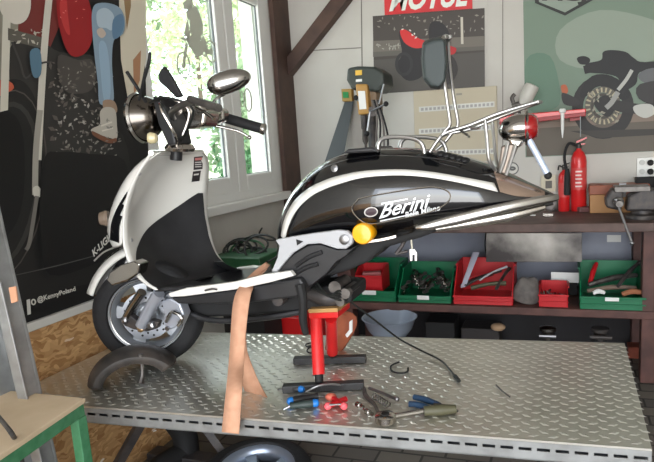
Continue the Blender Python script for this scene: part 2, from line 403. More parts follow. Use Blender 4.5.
# ------------------------------------------------------------------ posters
def flat_art(name, parent_sheet, layers, surf, step=.0006):
    pass
def sheet(name, quad, surf, m, label, cat, art):
    """a printed sheet on a wall: art = list of (colour, polygon or callable)"""
    mb = MB().use(m); k = surf
    mb.prism([k(x,y,.002) for x, y in quad], (k(0,0,.004)-k(0,0,.002))*0 + NRM[surf]*.002)
    o = .0045
    for c, a in art:
        mb.use(ink(c)); o += .0004
        if callable(a): a(mb, o)
        elif a and a[0] == 'hard': mb.poly([k(x,y,o) for x, y in a[1]])
        else: mb.poly([k(q.x,q.y,o) for q in spl2([(x,y,0) for x,y in a], 4)])
    return tag(mb.build(name), label, cat)
NRM = {wl: Vector((1,0,0)), wb: Vector((0,-1,0))}
def SPK(c, r0, r1, n, surf):   # printed spoke ticks of a wheel
    def go(mb, o):
        for k in range(n):
            a = 2*PI*k/n; b = a+.11; mb.poly([surf(c[0]+math.cos(x)*r, c[1]+math.sin(x)*r*1.06, o) for x, r in ((a,r0),(a,r1),(b,r1),(b,r0))])
    return go
def T(body, quad, surf, off=.0, shear=0): return lambda mb, o: text_mesh(mb, body, quad, lambda u, v: surf(u, v, o), off, shear)
def R(c, rx, ry, t, surf, rot=0): return lambda mb, o: ring(mb, c, rx, ry, t, lambda u, v: surf(u, v, o), rot=rot)
def L(pts, wd, surf):    # a drawn line of given pixel width
    def go(mb, o):
        q = spl2([(x,y,0) for x,y in pts], 5, False); a = []; b = []
        for i, p in enumerate(q):
            t = (q[min(i+1,len(q)-1)]-q[max(i-1,0)]).normalized(); n = Vector((-t.y,t.x,0))*wd/2; a.append(surf(*(p+n).xy,o)); b.append(surf(*(p-n).xy,o))
        n = len(a); mb.add(a+b, [(i,i+1,n+i+1,n+i) for i in range(n-1)])
    return go
def SP(box, n, s, surf, seed=1):    # printed sparkle: small light flecks
    rd = random.Random(seed)
    def go(mb, o):
        for i in range(n):
            x, y = rd.uniform(box[0],box[2]), rd.uniform(box[1],box[3]); a = rd.uniform(.3,1)*s; b = rd.uniform(.3,1)*s; q = rd.uniform(0,3)
            mb.poly([surf(x+a*math.cos(q+k*PI/2)*(1 if k%2 else .5), y+b*math.sin(q+k*PI/2)*(1 if k%2 else .5), o) for k in range(4)])
    return go
# big photo poster on the left wall
art = [((38,37,36), [(-30,100),(0,80),(40,95),(70,60),(100,110),(128,150),(128,260),(60,290),(-20,300)]),
 ((150,146,132), ('hard', [(-25,-30),(30,-30),(36,60),(20,110),(-25,120)])),
 ((120,52,48), ('hard', [(22,-30),(60,-30),(62,20),(50,48),(30,52),(18,30)])),
 ((54,52,50), [(10,48),(40,42),(60,52),(98,58),(112,90),(110,150),(60,170),(20,150)]),
 ((214,206,186), ('hard', [(118,-30),(136,-30),(146,-10),(146,60),(139,95),(128,100),(121,60)])),
 ((150,122,86), ('hard', [(121,-30),(130,-30),(131,6),(127,30),(125,10)])),
 ((172,128,96), ('hard', [(133,60),(141,50),(140,80),(134,96)])),
 ((34,34,33), [(0,85),(20,80),(34,96),(42,130),(40,190),(28,240),(8,262),(-20,260),(-25,120)]),
 ((84,78,74), R((4,185), 42, 96, 1.4, wl, rot=.12)), ((60,58,56), R((4,185), 36, 84, 5, wl, rot=.12)),
 ((20,20,20), [(-20,120),(5,110),(22,130),(24,190),(12,230),(-20,240)]),
 ((196,92,66), [(-14,84),(6,80),(14,88),(0,96),(-14,98)]),
 ((212,208,194), ('hard', [(3,10),(11,10),(8,110),(0,112)])), ((206,202,188), ('hard', [(-14,10),(-6,10),(-7,112),(-16,112)])),
 ((214,208,196), [(2,-10),(26,-14),(31,4),(26,20),(14,24),(2,14),(-2,0)]),
 ((96,92,84), ('hard', [(8,28),(44,38),(48,50),(8,40)])), ((190,186,172), SP((12,30,46,46), 16, 3.4, wl, 5)),
 ((206,202,190), L([(50,-10),(45,40),(41,100),(38,160)], 7, wl)), ((160,156,146), L([(40,110),(36,150),(35,195)], 6, wl)),
 ((70,68,66), L([(12,42),(20,62),(26,78),(40,64),(52,62)], 2, wl)),
 ((206,202,190), [(33,188),(38,186),(42,192),(40,197),(34,196)]), ((120,116,110), L([(37,196),(30,240),(26,250)], 4, wl)),
 ((150,30,34), [(57,-6),(66,-14),(84,-8),(92,14),(92,40),(84,54),(72,56),(64,44),(58,20)]),
 ((188,56,56), [(60,2),(66,-2),(68,16),(70,34),(66,32),(61,18)]), ((218,120,110), SP((60,0,84,20), 8, 1.8, wl, 3)),
 ((74,70,66), [(58,56),(78,60),(92,60),(96,78),(88,92),(64,90)]),
 ((96,90,84), SP((50,62,112,154), 70, 4.5, wl, 12)), ((142,138,130), SP((54,66,114,156), 90, 2.4, wl, 11)), ((176,174,166), SP((56,90,90,130), 18, 3, wl, 13)),
 ((88,120,140), [(30,52),(40,50),(41,74),(33,76)]),
 ((136,158,176), [(92,12),(96,4),(108,3),(120,8),(125,20),(123,34),(114,40),(112,60),(113,82),(113,102),(100,104),(98,84),(95,60),(93,40),(92,26)]),
 ((176,194,206), [(97,12),(106,8),(114,16),(112,30),(106,28),(98,26)]), ((150,176,196), [(99,44),(106,44),(110,70),(110,98),(104,100),(101,76)]),
 ((96,128,156), [(113,20),(122,14),(124,26),(120,36),(113,38)]), ((196,180,166), [(97,30),(102,28),(106,34),(102,38),(98,35)]),
 ((160,134,112), [(103,101),(114,101),(117,112),(106,114)]), ((188,182,170), [(100,112),(106,107),(115,110),(117,126),(117,138),(110,138),(98,134),(91,131),(93,128),(100,124)]),
 ((120,80,60), [(92,131),(99,134),(110,139),(116,138),(116,142),(108,143),(94,136)]), ((216,210,198), L([(101,126),(112,122)], 1.6, wl)), ((216,210,198), L([(102,131),(113,128)], 1.4, wl)),
 ((140,138,130), SP((58,120,122,156), 40, 2.6, wl, 21)),
 ((24,24,24), [(44,160),(60,152),(90,154),(124,160),(128,200),(128,250),(100,262),(50,275),(40,230)]),
 ((84,82,80), L([(16,275),(56,266),(94,256)], .9, wl)),
 ((226,224,216), T('K-LIGHT', ((91,251),(114,228),(117,234),(94,257)), wl, .03, .2)), ((206,204,196), L([(94,261),(104,252),(116,247)], 1.6, wl)),
 ((214,212,204), T('@KennyPoland', ((37,297),(75,286),(76,292),(38,304)), wl, .02)), ((214,212,204), R((33.5,302), 2.6, 3.2, 1.4, wl)),
 ((206,204,198), ('hard', [(26.5,300),(30,299),(31,314),(27.5,315)]))]
bl_, br_ = wl(20,322), wl(132,287)
zp = zt+.033
def z_edge(u): # pixel row of the height zp at column u on the left wall
    lo, hi = 200, 420
    for _ in range(40):
        md = (lo+hi)/2
        if wl(u, md).z > zp: lo = md
        else: hi = md
    return lo
sheet('wall_poster', [(-40,-60),(141,-60),(144.5,60),(148,150),(149,z_edge(149)),(-40,z_edge(-40))], wl, ink((26,26,26)), 'huge dark photo poster of a rider leg in blue jeans on the left wall', 'poster', art)
# racing poster and the red name board over it on the back wall
dk = (74,68,64)
rr = random.Random(4)
hall = [((112,106,98), ('hard', [(373,41),(484.7,36),(484.7,46),(373,52)])), ((96,92,86), ('hard', [(373,52),(484.7,46),(484.7,50),(373,57)])),
 ((136,130,120), SP((376,15,483,30), 40, 2.4, wb, 9)), ((164,160,150), SP((374,44,410,49), 30, 2.4, wb, 10)), ((150,146,138), SP((420,20,483,40), 16, 2.4, wb, 14)),
 ((196,190,176), ('hard', [(460.5,17),(463,17),(463.5,44),(461,44)])), ((84,80,76), ('hard', [(373.6,60),(484.7,52),(484.8,86.6),(374,93.5)])),
 ((44,42,44), [(399,32),(408,33),(418,42),(425,46),(430,52),(428,66),(420,78),(406,80),(396,66),(402,54)]),
 ((206,52,52), [(400,31),(406,30),(418,38),(427,42),(424,47),(414,48),(404,42)]), ((226,224,216), SP((402,29,416,38), 6, 2.6, wb, 2)),
 ((46,44,46), [(430,24),(440,22),(448,30),(450,46),(440,52),(430,44)]), ((52,50,52), R((404,64), 9, 12, 3, wb)), ((180,44,48), [(446,46),(456,48),(454,54),(446,54)]),
 ((56,52,52), [(440,60),(452,56),(458,70),(450,84),(440,80)])]
sheet('racing_poster', [(372.8,16.2),(484.6,8.1),(484.8,86.6),(374.3,94)], wb, ink(dk), 'dark poster of a red racing motorcycle under the red board on the back wall', 'poster', hall)
ob = MB().use(ink((206,52,56),.4)); ob.prism([wb(384,-14,.006), wb(472,-22,.006), wb(472.5,8.8,.006), wb(385,15.2,.006)], (0,-.006,0))
text_mesh(ob.use(ink((226,232,224))), 'MOTUL', ((392,-12.5),(468,-18.5),(467,6.2),(389,11.8)), lambda u, v: wb(u, v, .0128), .035, .18)
tag(ob.build('red_name_board'), 'red board with white capital letters at the top of the back wall', 'sign')
# green motorcycle poster at the right
gm = (116,134,118)
kw = [((140,152,138), [(560,30),(600,10),(654,20),(690,40),(654,60),(600,70),(560,60)]), ((96,124,106), [(526,60),(550,56),(560,90),(556,108),(530,110)]),
 ((128,112,100), ('hard', [(526.5,121),(700,108),(700,119),(526.5,129)])), ((96,88,78), ('hard', [(526.5,129),(700,118),(700,149),(526.5,156.6)])),
 ((40,38,38), R((603,107), 31, 32, 11, wb)), ((30,30,31), [(580,92),(592,76),(612,76),(630,92),(622,100),(600,86),(584,98)]), ((92,88,80), R((603,106), 18, 19.5, 6, wb)), ((178,168,140), SPK((603,106), 13, 17.5, 22, wb)),
 ((70,66,60), R((603,106), 12, 13, 3, wb)), ((36,35,36), [(594,104),(606,95),(616,106),(607,117)]),
 ((150,146,130), SP((588,90,618,122), 26, 3, wb, 31)),
 ((32,32,34), [(586,64),(601,60),(603,52),(612,50),(626,52),(634,58),(645,62),(690,58),(700,64),(660,72),(640,72),(636,84),(624,90),(618,78),(606,74),(587,72)]),
 ((28,28,30), [(577,58),(584,56),(590,59),(588,64),(580,64)]), ((34,33,34), ('hard', [(583,66),(600,62),(602,70),(585,74)])),
 ((98,100,102), [(638,76),(652,68),(690,70),(690,82),(650,84)]), ((176,176,170), L([(632,70),(626,80),(618,90)], 3.6, wb)), ((36,36,38), L([(634,78),(626,88),(622,94)], 2, wb)),
 ((44,42,42), [(612,100),(640,104),(654,100),(690,98),(690,112),(640,114),(614,110)]), ((186,186,180), [(634,106),(650,104),(656,112),(646,118),(636,114)]),
 ((150,150,146), L([(618,92),(612,102),(606,108)], 5, wb)), ((52,50,50), [(640,84),(690,80),(690,100),(644,102)]),
 ((182,96,62), [(561,86),(566,85),(568,92),(563,94)]), ((48,46,46), [(562,93),(572,96),(580,102),(576,106),(564,104)]),
 ((56,52,48), ('hard', [(570,131),(690,128),(690,133),(600,138)])),
 ((44,46,44), ('hard', [(534,-12),(590,-14),(593,0),(565,15.6),(535,3)])), ((138,150,138), ('hard', [(538,-12),(587,-13),(589,-1),(565,12.4),(539,2)])),
 ((44,46,44), T('ACJ', ((541,-11),(587,-12),(586,5),(542,4)), wb, .04))]
sheet('motorcycle_poster', [(522.6,-40),(700,-46),(700,149),(525.6,157.4)], wb, ink(gm), 'large green poster of a black cruiser motorcycle at the right of the back wall', 'poster', kw)
sk = MB().use(ink((206,204,196))); ring(sk, (512.5,168.5), 6.6, 6.6, 6.6, lambda u,v: wb(u,v,.001)); sk.use(ink((90,90,88))); ring(sk, (512.5,168.5), 6.4, 6.4, 1.2, lambda u,v: wb(u,v,.0016)); ring(sk, (512.5,168.5), 3.4, 2.2, 2.0, lambda u,v: wb(u,v,.0016))
tag(sk.build('round_sticker'), 'small round grey emblem sticker on the back wall left of the fire extinguishers', 'sticker')
# beige board with three slotted rails
lb = thing('slotted_wall_board', wb(455,120), 'beige wall board with three rows of silver slotted rails under the racing poster', 'tool board')
MB().prism([wb(414,91.5,.001), wb(497,86,.001), wb(498,160,.001), wb(416,166,.001)], (0,-.02,0)).build('board', beige, lb, bevel=.003)
for k, (y0, y1) in enumerate(((109.5,104), (131.5,127), (153.5,151))):
    r_ = MB().prism([wb(419,y0-2.6,.021), wb(494.5,y1-2.6,.021), wb(494.6,y1+2.8,.021), wb(419.2,y0+2.8,.021)], (0,-.004,0)); rl = r_.build('rail', mat('rail_silver',(206,206,200),.5,.1), lb)
    r_ = MB()
    for j in range(18):
        x = 421+j*4.1; yy = y0+(y1-y0)*(x-419)/75.5
        r_.poly([wb(x,yy-1.3,.0256), wb(x+2.6,yy-1.5,.0256), wb(x+2.6,yy+1.3,.0256), wb(x,yy+1.5,.0256)])
    r_.build('slot_row', ink((160,158,156)), rl)
MB().prism([wb(456,93.4,.021), wb(462,93,.021), wb(462,95,.021), wb(456,95.4,.021)], (0,-.001,0)).build('tag_plate', ink((150,146,136)), lb)
# sockets, junction box
so = thing('wall_socket', wb(643,168), 'white double wall socket with two black plugs at the right edge of the back wall', 'socket')
MB().prism([wb(636.5,158,.001), wb(658,156.5,.001), wb(658,177,.001), wb(636.5,178,.001)], (0,-.018,0)).build('plate', pvc, so, bevel=.004)
for y in (162.5,171.5):
    MB().lathe([(.016,0),(.016,.01)], wb(642,y,.02), (0,-1,0), 20).build('outlet', ink((196,196,192)), so)
    MB().lathe([(.016,0),(.018,.03),(.01,.045)], wb(650,y,.02), (0,-1,0), 16).build('plug', matte_black, so)
sw = thing('junction_box', wb(548.5,183), 'beige junction box on the wall behind the tail of the moped', 'electrical box')
MB().prism([wb(541,175.5,.001), wb(556,174.5,.001), wb(556,191,.001), wb(541,192,.001)], (0,-.03,0)).build('box', mat('box_beige',(200,192,170),.6), sw, bevel=.003)
MB().prism([wb(545.5,181,.032), wb(552,180.6,.032), wb(552,188,.032), wb(545.5,188.4,.032)], (0,-.012,0)).build('switch', ink((96,92,86)), sw)
# ------------------------------------------------------------------ workbench
BY, BZ = 3.38, .905
def bz_(u, Y=BY): return P(u, 300, Y).x
wbn = thing('workbench', (-.3,3.7,0), 'long brown wooden workbench with a lower shelf along the back wall', 'workbench')
MB().box((-1.45,BY,BZ-.05),(1.6,D-.004,BZ)).build('worktop', wood_brown, wbn, bevel=.006)
ZS = P(500,306.5,BY+.03).z
MB().box((-1.4,BY+.02,ZS-.045),(1.55,D-.06,ZS)).build('shelf', shelf_wood, wbn, bevel=.004)
xr = P(642,280,BY+.05).x
for x in (-1.36, xr): 
    MB().box((x,BY+.03,0),(x+.09,BY+.12,BZ-.05)).build('leg', shelf_wood, wbn, bevel=.004)
    MB().box((x,D-.12,0),(x+.09,D-.03,BZ-.05)).build('leg', shelf_wood, wbn, bevel=.004)
# sheet metal plate and white card leaning under the worktop
def lean(name, q, Y, m, t, label, cat, tilt=.06, bev=.002):
    a = [P(*q[0],Y+tilt), P(*q[1],Y+tilt), P(*q[2],Y), P(*q[3],Y)]
    return tag(MB().prism(a, (0,t,0)).build(name, m, bevel=bev), label, cat)
lean('metal_sheet', ((486,233),(582,233),(582,262),(486,262)), 3.5, mat('smeared_sheet',(58,54,54),.42,.6,noise=(150,146,140),nscale=4), .012, 'smeared grey metal sheet hung under the worktop behind the red bin', 'metal sheet', 0)
tag(MB().prism([P(607,235,D-.004),P(621,235,D-.004),P(621,242,D-.004),P(607,242,D-.004)], (0,-.002,0)).build('paper_label', paper), 'white paper label on the bluish wall under the worktop', 'label')
MB_c = MB().tube([P(486,230,3.93),P(485,245,3.93),P(487,258,3.94)], .004, 6, 4)
tag(MB_c.build('hanging_cable', cable_black), 'short black cable hanging on the bluish wall left of the metal sheet', 'cable')
def bin_(u0, u1, vf, vb, vt, Y, depth, m, label, lab=None):
    """stacking bin: u0,u1 front corners; vf top of the front lip, vb foot, vt top of the back"""
    x0, x1 = P(u0,vb,Y).x, P(u1,vb,Y).x; z0 = ZS+.001; hf = P(u0,vf,Y).z-z0; hb = P((u0+u1)/2,vt,Y+depth).z-z0
    t = thing('storage_bin', ((x0+x1)/2,Y,z0), label, 'storage bin')
    w = .006; mb = MB()
    prof = [(0,0),(depth,0),(depth,hb),(depth*.45,hb),(0,hf)]
    for xa in (x0, x1-w): mb.prism([(xa,Y+a,z0+b) for a, b in prof], (w,0,0))
    mb.box((x0+w,Y,z0),(x1-w,Y+w,z0+hf)); mb.box((x0+w,Y+depth-w,z0),(x1-w,Y+depth,z0+hb)); mb.box((x0+w,Y+w,z0),(x1-w,Y+depth-w,z0+w))
    mb.build('tub', m, t, bevel=.0015)
    MB().box((x0-.004,Y-.012,z0+hf-.012),(x1+.004,Y,z0+hf)).build('front_lip', m, t, bevel=.003)
    MB().box((x0-.004,Y-.008,z0+hf*.38),(x1+.004,Y,z0+hf*.46)).build('front_ridge', m, t, bevel=.002)
    for xa in (x0-.008, x1-.002): MB().add([(xa,Y+depth*.45,z0+hb-.012),(xa+.01,Y+depth*.45,z0+hb-.012),(xa+.01,Y+depth,z0+hb-.012),(xa,Y+depth,z0+hb-.012)], [(0,1,2,3)]).build('side_rim', m, t, solid=.012)
    if lab:
        a, b = P(lab[0],lab[1],Y-.015), P(lab[2],lab[3],Y-.015); MB().box((a.x,Y-.0145,b.z),(b.x,Y-.0125,a.z)).build('label_card', paper, t)
    return (x0, x1, Y, depth, z0, hf, hb)
b1 = bin_(349,396,290,306.5,257,BY+.05,.34,green_plastic,'green storage bin holding a small red bin, leftmost on the shelf',(362,290.5,376,295))
b2 = bin_(399,451,295,308,261,BY+.05,.34,green_plastic,'green storage bin full of wrench heads, second from left on the shelf',(417,295.5,429,300))
b3 = bin_(454,513,295,308.5,257,BY+.05,.34,red_plastic,'large red storage bin full of long tools between green bin and grey bag')
b4 = bin_(539,568,294,307.5,280,BY+.05,.22,red_plastic,'small red storage bin with bolts, right of the grey bag')
b5 = bin_(580,645,296,314,260,BY+.03,.36,green_plastic,'large green storage bin with files and rags at the right end of the shelf',(605,297.5,619,301.5))
def inner_bin():
    x0, x1 = P(354,280,BY+.1).x, P(381,280,BY+.1).x; Y = BY+.12; z0 = P(360,291,Y).z; z1 = P(360,270,Y).z
    t = thing('storage_bin', ((x0+x1)/2,Y,z0), 'small red storage bin sitting inside the leftmost green bin', 'storage bin'); w = .005
    mb = MB(); h = z1-z0
    for xa in (x0, x1-w): mb.prism([(xa,Y,z0),(xa,Y+.17,z0),(xa,Y+.17,z0+h*1.1),(xa,Y+.08,z0+h*1.1),(xa,Y,z0+h*.75)], (w,0,0))
    mb.box((x0+w,Y,z0),(x1-w,Y+w,z0+h*.75)); mb.box((x0+w,Y+.165,z0),(x1-w,Y+.17,z0+h*1.1)); mb.box((x0+w,Y+w,z0),(x1-w,Y+.165,z0+w)); mb.build('tub', red_plastic, t, bevel=.001)
    MB().box((x0-.003,Y-.008,z0+h*.68),(x1+.003,Y,z0+h*.76)).build('front_lip', red_plastic, t, bevel=.002)
    tag(MB().box((x0+.03,Y+.05,z0+.005),(x1-.03,Y+.1,z0+h*.8),rot=.3).build('sanding_pad', mat('pad_pink',(196,120,120),.8), bevel=.004), 'pale pink block in the small red bin', 'pad')
inner_bin()
# wrenches in the second bin
def wrench(mb, a, b, r, w=.009):
    a, b = Vector(a), Vector(b); d = (b-a).normalized(); mb.tube([a, b], w, 6, flat=.4)
    for c in (a, b): mb.lathe([(r*.55,-.005),(r,-.005),(r,.005),(r*.55,.005),(r*.55,-.005)], c, d.cross(Vector((1,.2,0))).normalized(), 14, cap=False)
    return mb
rd = random.Random(3)
x0, x1, Y, dp, z0, hf, hb = b2
for k in range(32):
    cx = x0+.025+(x1-x0-.05)*((k*7) % 16)/15; cy = Y+.03+.21*(k % 8)/8; zz = z0+.05+.016*(k//8)+.03*(k % 8)/8+.006*rd.random()
    o = wrench(MB(), (cx,cy,zz), (cx+rd.uniform(-.03,.03),cy+.07,zz+.02), .014).build('ring_wrench', dirty_steel if k % 3 else chrome_worn, smooth=True)
    tag(o, 'steel ring wrench lying in the second green bin', 'wrench', 'ring wrenches in the second green bin')
x0, x1, Y, dp, z0, hf, hb = b3
lt = [((.06,.05,.10),(.26,.22,.16),.009,dark_iron,'thin dark bar lying across the large red bin'),((.03,.08,.09),(.2,.25,.13),.012,steel,'grey steel bar in the left of the large red bin'),((.25,.04,.09),(.31,.24,.17),.011,dirty_steel,'grey bar standing up at the right side of the large red bin'),
      ((.1,.04,.09),(.3,.10,.11),.014,olive,'olive handled tool at the front of the large red bin'),((.14,.12,.12),(.3,.2,.19),.007,mat('pale_rod',(176,176,180),.4),'pale thin rod in the large red bin')]
for a, b, r, m, lb_ in lt:
    tag(MB().tube([(x0+a[0],Y+a[1],z0+a[2]),(x0+(a[0]+b[0])/2,Y+(a[1]+b[1])/2,z0+(a[2]+b[2])/2+.01),(x0+b[0],Y+b[1],z0+b[2])],[r,r*.8,r*1.1],8,4).build('long_tool', m, smooth=True), lb_, 'tool')
tag(MB().prism([(x0+.035,Y+.05,z0+.09),(x0+.06,Y+.05,z0+.1),(x0+.12,Y+.25,z0+.27),(x0+.085,Y+.25,z0+.27)], (.008,-.01,0)).build('paper_leaflet', mat('leaflet',(190,190,206),.6)), 'pale folded leaflet standing at the left side of the large red bin', 'leaflet')
x0, x1, Y, dp, z0, hf, hb = b4
for k in range(7):
    c = (x0+.03+.018*(k*3 % 7), Y+.04+.02*(k % 3), z0+.05+.01*(k % 2))
    tag(MB().lathe([(.012,0),(.012,.008),(.005,.008),(.005,.035)], c, (rd.gauss(0,1),rd.gauss(0,1),.4), 6).build('bolt', steel if k%2 else chrome_worn), 'steel bolt lying in the small red bin', 'bolt', 'bolts in the small red bin')
x0, x1, Y, dp, z0, hf, hb = b5
it = [((.04,.06,.09),(.3,.12,.10),.014,mat('rag_brown',(112,96,84),.9),'brown rag roll across the front of the right green bin','rag'),((.05,.16,.10),(.32,.26,.14),.018,dirty_steel,'grey metal piece in the back of the right green bin','tool'),
      ((.06,.2,.1),(.10,.3,.2),.016,red_plastic,'red handle in the back left corner of the right green bin','tool'),((.2,.06,.12),(.34,.28,.22),.012,dark_iron,'dark file leaning to the right side of the right green bin','file'),
      ((.22,.04,.08),(.33,.05,.09),.016,mat('rusty',(150,96,66),.8),'rusty rod at the front right of the right green bin','rod'),((.07,.03,.085),(.13,.04,.085),.014,paper,'white crumpled paper at the front of the right green bin','paper')]
for a, b, r, m, lb_, ct in it:
    tag(MB().tube([(x0+a[0],Y+a[1],z0+a[2]),(x0+(a[0]+b[0])/2,Y+(a[1]+b[1])/2,z0+(a[2]+b[2])/2+.012),(x0+b[0],Y+b[1],z0+b[2])],[r*.8,r,r*.7],8,4).build(ct if ct != 'tool' else 'loose_tool', m, smooth=True), lb_, ct)
# grey bag on the shelf, white card
c = P(526,297,BY+.14); bag = MB()
rings = []
for k in range(9):
    q = k/8; h = ZS+.002+q*.15; r = (.085, .09,.092,.09,.082,.075,.066,.055,.03)[k]
    rings.append([Vector((c.x+math.cos(a)*r*(1+.12*math.sin(3*a+k))+.01*q, c.y+math.sin(a)*r*.8, h+.012*math.sin(2*a+k))) for a in [2*PI*j/18 for j in range(18)]])
bag.loft(rings); tag(bag.build('cloth_bag', mat('bag_grey',(112,106,102),.9,noise=(84,80,78),nscale=20), smooth=True, subsurf=1), 'crumpled dark grey cloth bag between the two red bins on the shelf', 'bag')
lean('white_card', ((551,272),(580,273),(580,283),(551,282)), BY+.32, paper, .003, 'white card standing behind the small red bin', 'card', .0)
tag(MB().box((P(548,290,BY+.3).x,BY+.325,ZS+.001),(P(577,290,BY+.3).x,BY+.38,P(560,283,BY+.33).z)).build('parts_box', matte_black, bevel=.003), 'dark box on the shelf under the white card', 'box')
# things on the worktop
def ext(name, u, v0, v1, rad, Y, label, hose):
    b = PZ(u, v1, BZ); b.y = min(b.y, 3.93); Y = b.y; b.x = P(u, v1, Y).x; zt_ = P(u, v0, Y).z; h = zt_-BZ; t = thing(name, b, label, 'fire extinguisher'); r = rad
    MB().lathe([(r*.9,0.001),(r,.01),(r,h*.68),(r*.94,h*.74),(r*.7,h*.8),(r*.32,h*.84),(r*.3,h*.88)], b, n=28).build('cylinder', red_paint, t, smooth=True, auto=50)
    MB().lathe([(r*.34,h*.86),(r*.34,h*.92),(r*.2,h*.93)], b, n=14).build('valve', dark_iron, t)
    MB().prism([b+Vector((-r*.3,-.006,h*.93)), b+Vector((r*1.0,-.006,h*.99)), b+Vector((r*1.0,-.006,h*1.01)), b+Vector((-r*.3,-.006,h*.96))], (0,.012,0)).build('handle', red_paint if hose else matte_black, t)
    MB().prism([b+Vector((-r*.3,-.006,h*.9)), b+Vector((r*.8,-.006,h*.91)), b+Vector((r*.8,-.006,h*.925)), b+Vector((-r*.3,-.006,h*.92))], (0,.012,0)).build('lever', red_paint if hose else matte_black, t)
    MB().lathe([(r*1.004,h*.30),(r*1.012,h*.301),(r*1.012,h*.60),(r*1.004,h*.601)], b, n=28, a0=0, a1=2*PI, cap=False).build('printed_band', mat('faded_red_label',(206,70,68),.4), t)
    return t, b, h
e1, b, h = ext('fire_extinguisher', 578.5, 138, 207, .047, 3.72, 'tall red fire extinguisher with a black hose and horn on the bench', True)
MB().tube([b+Vector((-.012,-.02,h*.9)), b+Vector((-.06,-.03,h*.93)), b+Vector((-.085,-.05,h*.76)), b+Vector((-.07,-.06,h*.56))], .009, 8, 5).build('hose', matte_black, e1, smooth=True)
MB().lathe([(.012,0),(.018,-.05),(.02,-.16),(.014,-.165)], b+Vector((-.068,-.065,h*.6)), n=16).build('horn', matte_black, e1, smooth=True)
tx = MB(); 
for k in range(5): tx.box((b.x-.02,b.y-.0495,b.z+h*(.34+.05*k)),(b.x+.02-.006*(k%2),b.y-.0485,b.z+h*(.36+.05*k)))
tx.build('print_lines', ink((226,200,196)), e1)
e2, b, h = ext('fire_extinguisher', 564, 163, 206, .035, 3.68, 'small red fire extinguisher left of the tall one on the bench', False)
MB().tube([b+Vector((-.01,-.01,h*.92)), b+Vector((-.03,-.02,h*.95)), b+Vector((-.035,-.02,h*.86))], .005, 8, 3).build('nozzle', matte_black, e2, smooth=True)
# wooden case behind the vise
def wb_box(u0, u1, v0, v1, Y, dpt):
    a = P(u0,v1,Y); b = P(u1,v0,Y); return (a.x,Y,BZ+.001), (b.x,Y+dpt,b.z)
cs = thing('wooden_case', P(615,205,3.66), 'shallow wooden case with reddish lid behind the vise on the bench', 'case')
a, b = wb_box(590,648,186,205,3.8,.15)
MB().box(a, (b[0],b[1],b[2]-.045)).build('body', mat('case_wood',(176,130,84),.6), cs, bevel=.003)
MB().box((a[0]-.005,a[1]-.005,b[2]-.044),(b[0]+.01,b[1]+.005,b[2]+.012)).build('lid', mat('lid_wood',(160,92,66),.5,noise=(136,76,56),nscale=8), cs, bevel=.004)
MB().box((a[0]+.16,a[1]-.014,b[2]-.06),(a[0]+.2,a[1]-.006,b[2]+.02)).build('latch', steel, cs)
ps = thing('power_strip', P(645,185,3.9), 'black power supply block by the wall socket above the vise', 'power strip')
a = P(636,188,3.86); MB().box((a.x,3.86,a.z),(a.x+.22,3.95,a.z+.06)).build('case', matte_black, ps, bevel=.006)
MB().box((a.x+.02,3.87,BZ),(a.x+.2,3.94,a.z)).build('stand', matte_black, ps)
# bench vise
vc = P(632,205,3.48); vs = thing('bench_vise', (vc.x,3.48,BZ), 'dark iron bench vise with a long steel handle at the right end of the bench', 'vise'); X = vc.x; Yv = 3.48
zz = lambda v: P(632,v,Yv).z
MB().lathe([(.085,0),(.085,.02),(.06,.03),(.055,.06)], (X+.06,Yv+.08,BZ+.001), n=24).build('base', dark_iron, vs, smooth=True)
MB().prism([(X-.03,Yv,BZ+.05),(X+.2,Yv,BZ+.05),(X+.22,Yv,BZ+.16),(X+.05,Yv,BZ+.17),(X-.02,Yv,BZ+.13)], (0,.13,0)).build('fixed_jaw', dark_iron, vs, bevel=.012)
MB().prism([(X-.13,Yv+.01,BZ+.07),(X-.05,Yv+.01,BZ+.05),(X-.04,Yv+.01,BZ+.17),(X-.10,Yv+.01,BZ+.175),(X-.135,Yv+.01,BZ+.12)], (0,.11,0)).build('moving_jaw', dark_iron, vs, bevel=.012)
MB().box((X-.09,Yv-.002,BZ+.155),(X+.09,Yv+.125,BZ+.185)).build('jaw_plate', dirty_steel, vs, bevel=.003)
MB().lathe([(.03,0),(.03,.03),(.018,.035),(.018,.09)], (X-.07,Yv+.005,BZ+.1), (0,-1,0), 18).build('screw', dirty_steel, vs, smooth=True)
h0 = P(616,200,Yv-.06); h1 = P(632,243,Yv-.12)
MB().tube([h0,h1], .008, 10).ball(h0,.012).ball(h1,.012).build('handle', steel, vs, smooth=True)
# loose things lying on the bench near the tail
for (u, v, sz, m, nm, lb_, ct) in ((515,212,(.07,.03,.02),dirty_steel,'metal_block','grey metal block on the bench under the moped tail','metal block'),(533,216,(.03,.03,.006),paper,'paper_scrap','white paper scrap on the bench under the moped tail','paper'),
      (557,210,(.05,.04,.05),dirty_steel,'drill_chuck','grey chuck on the bench in front of the small extinguisher','chuck'),(585,212,(.09,.06,.03),mat('tin_red',(120,84,84),.4),'flat_tin','flat reddish tin on the bench below the tall extinguisher','tin'),
      (548,217,(.06,.025,.02),chrome_worn,'clamp_piece','small bright metal clamp at the bench edge','clamp')):
    q = PZ(u, v, BZ+.001); q.y = max(q.y, BY+.04); 
    mb = MB().box((q.x-sz[0]/2,q.y,BZ+.001),(q.x+sz[0]/2,q.y+sz[1],BZ+.001+sz[2]),rot=rd.uniform(-.4,.4))
    if nm == 'drill_chuck': mb = MB().lathe([(.02,0),(.024,.01),(.024,.035),(.012,.055),(.006,.06)], (q.x,q.y,BZ+.001), n=16)
    tag(mb.build(nm, m, bevel=.003), lb_, ct)
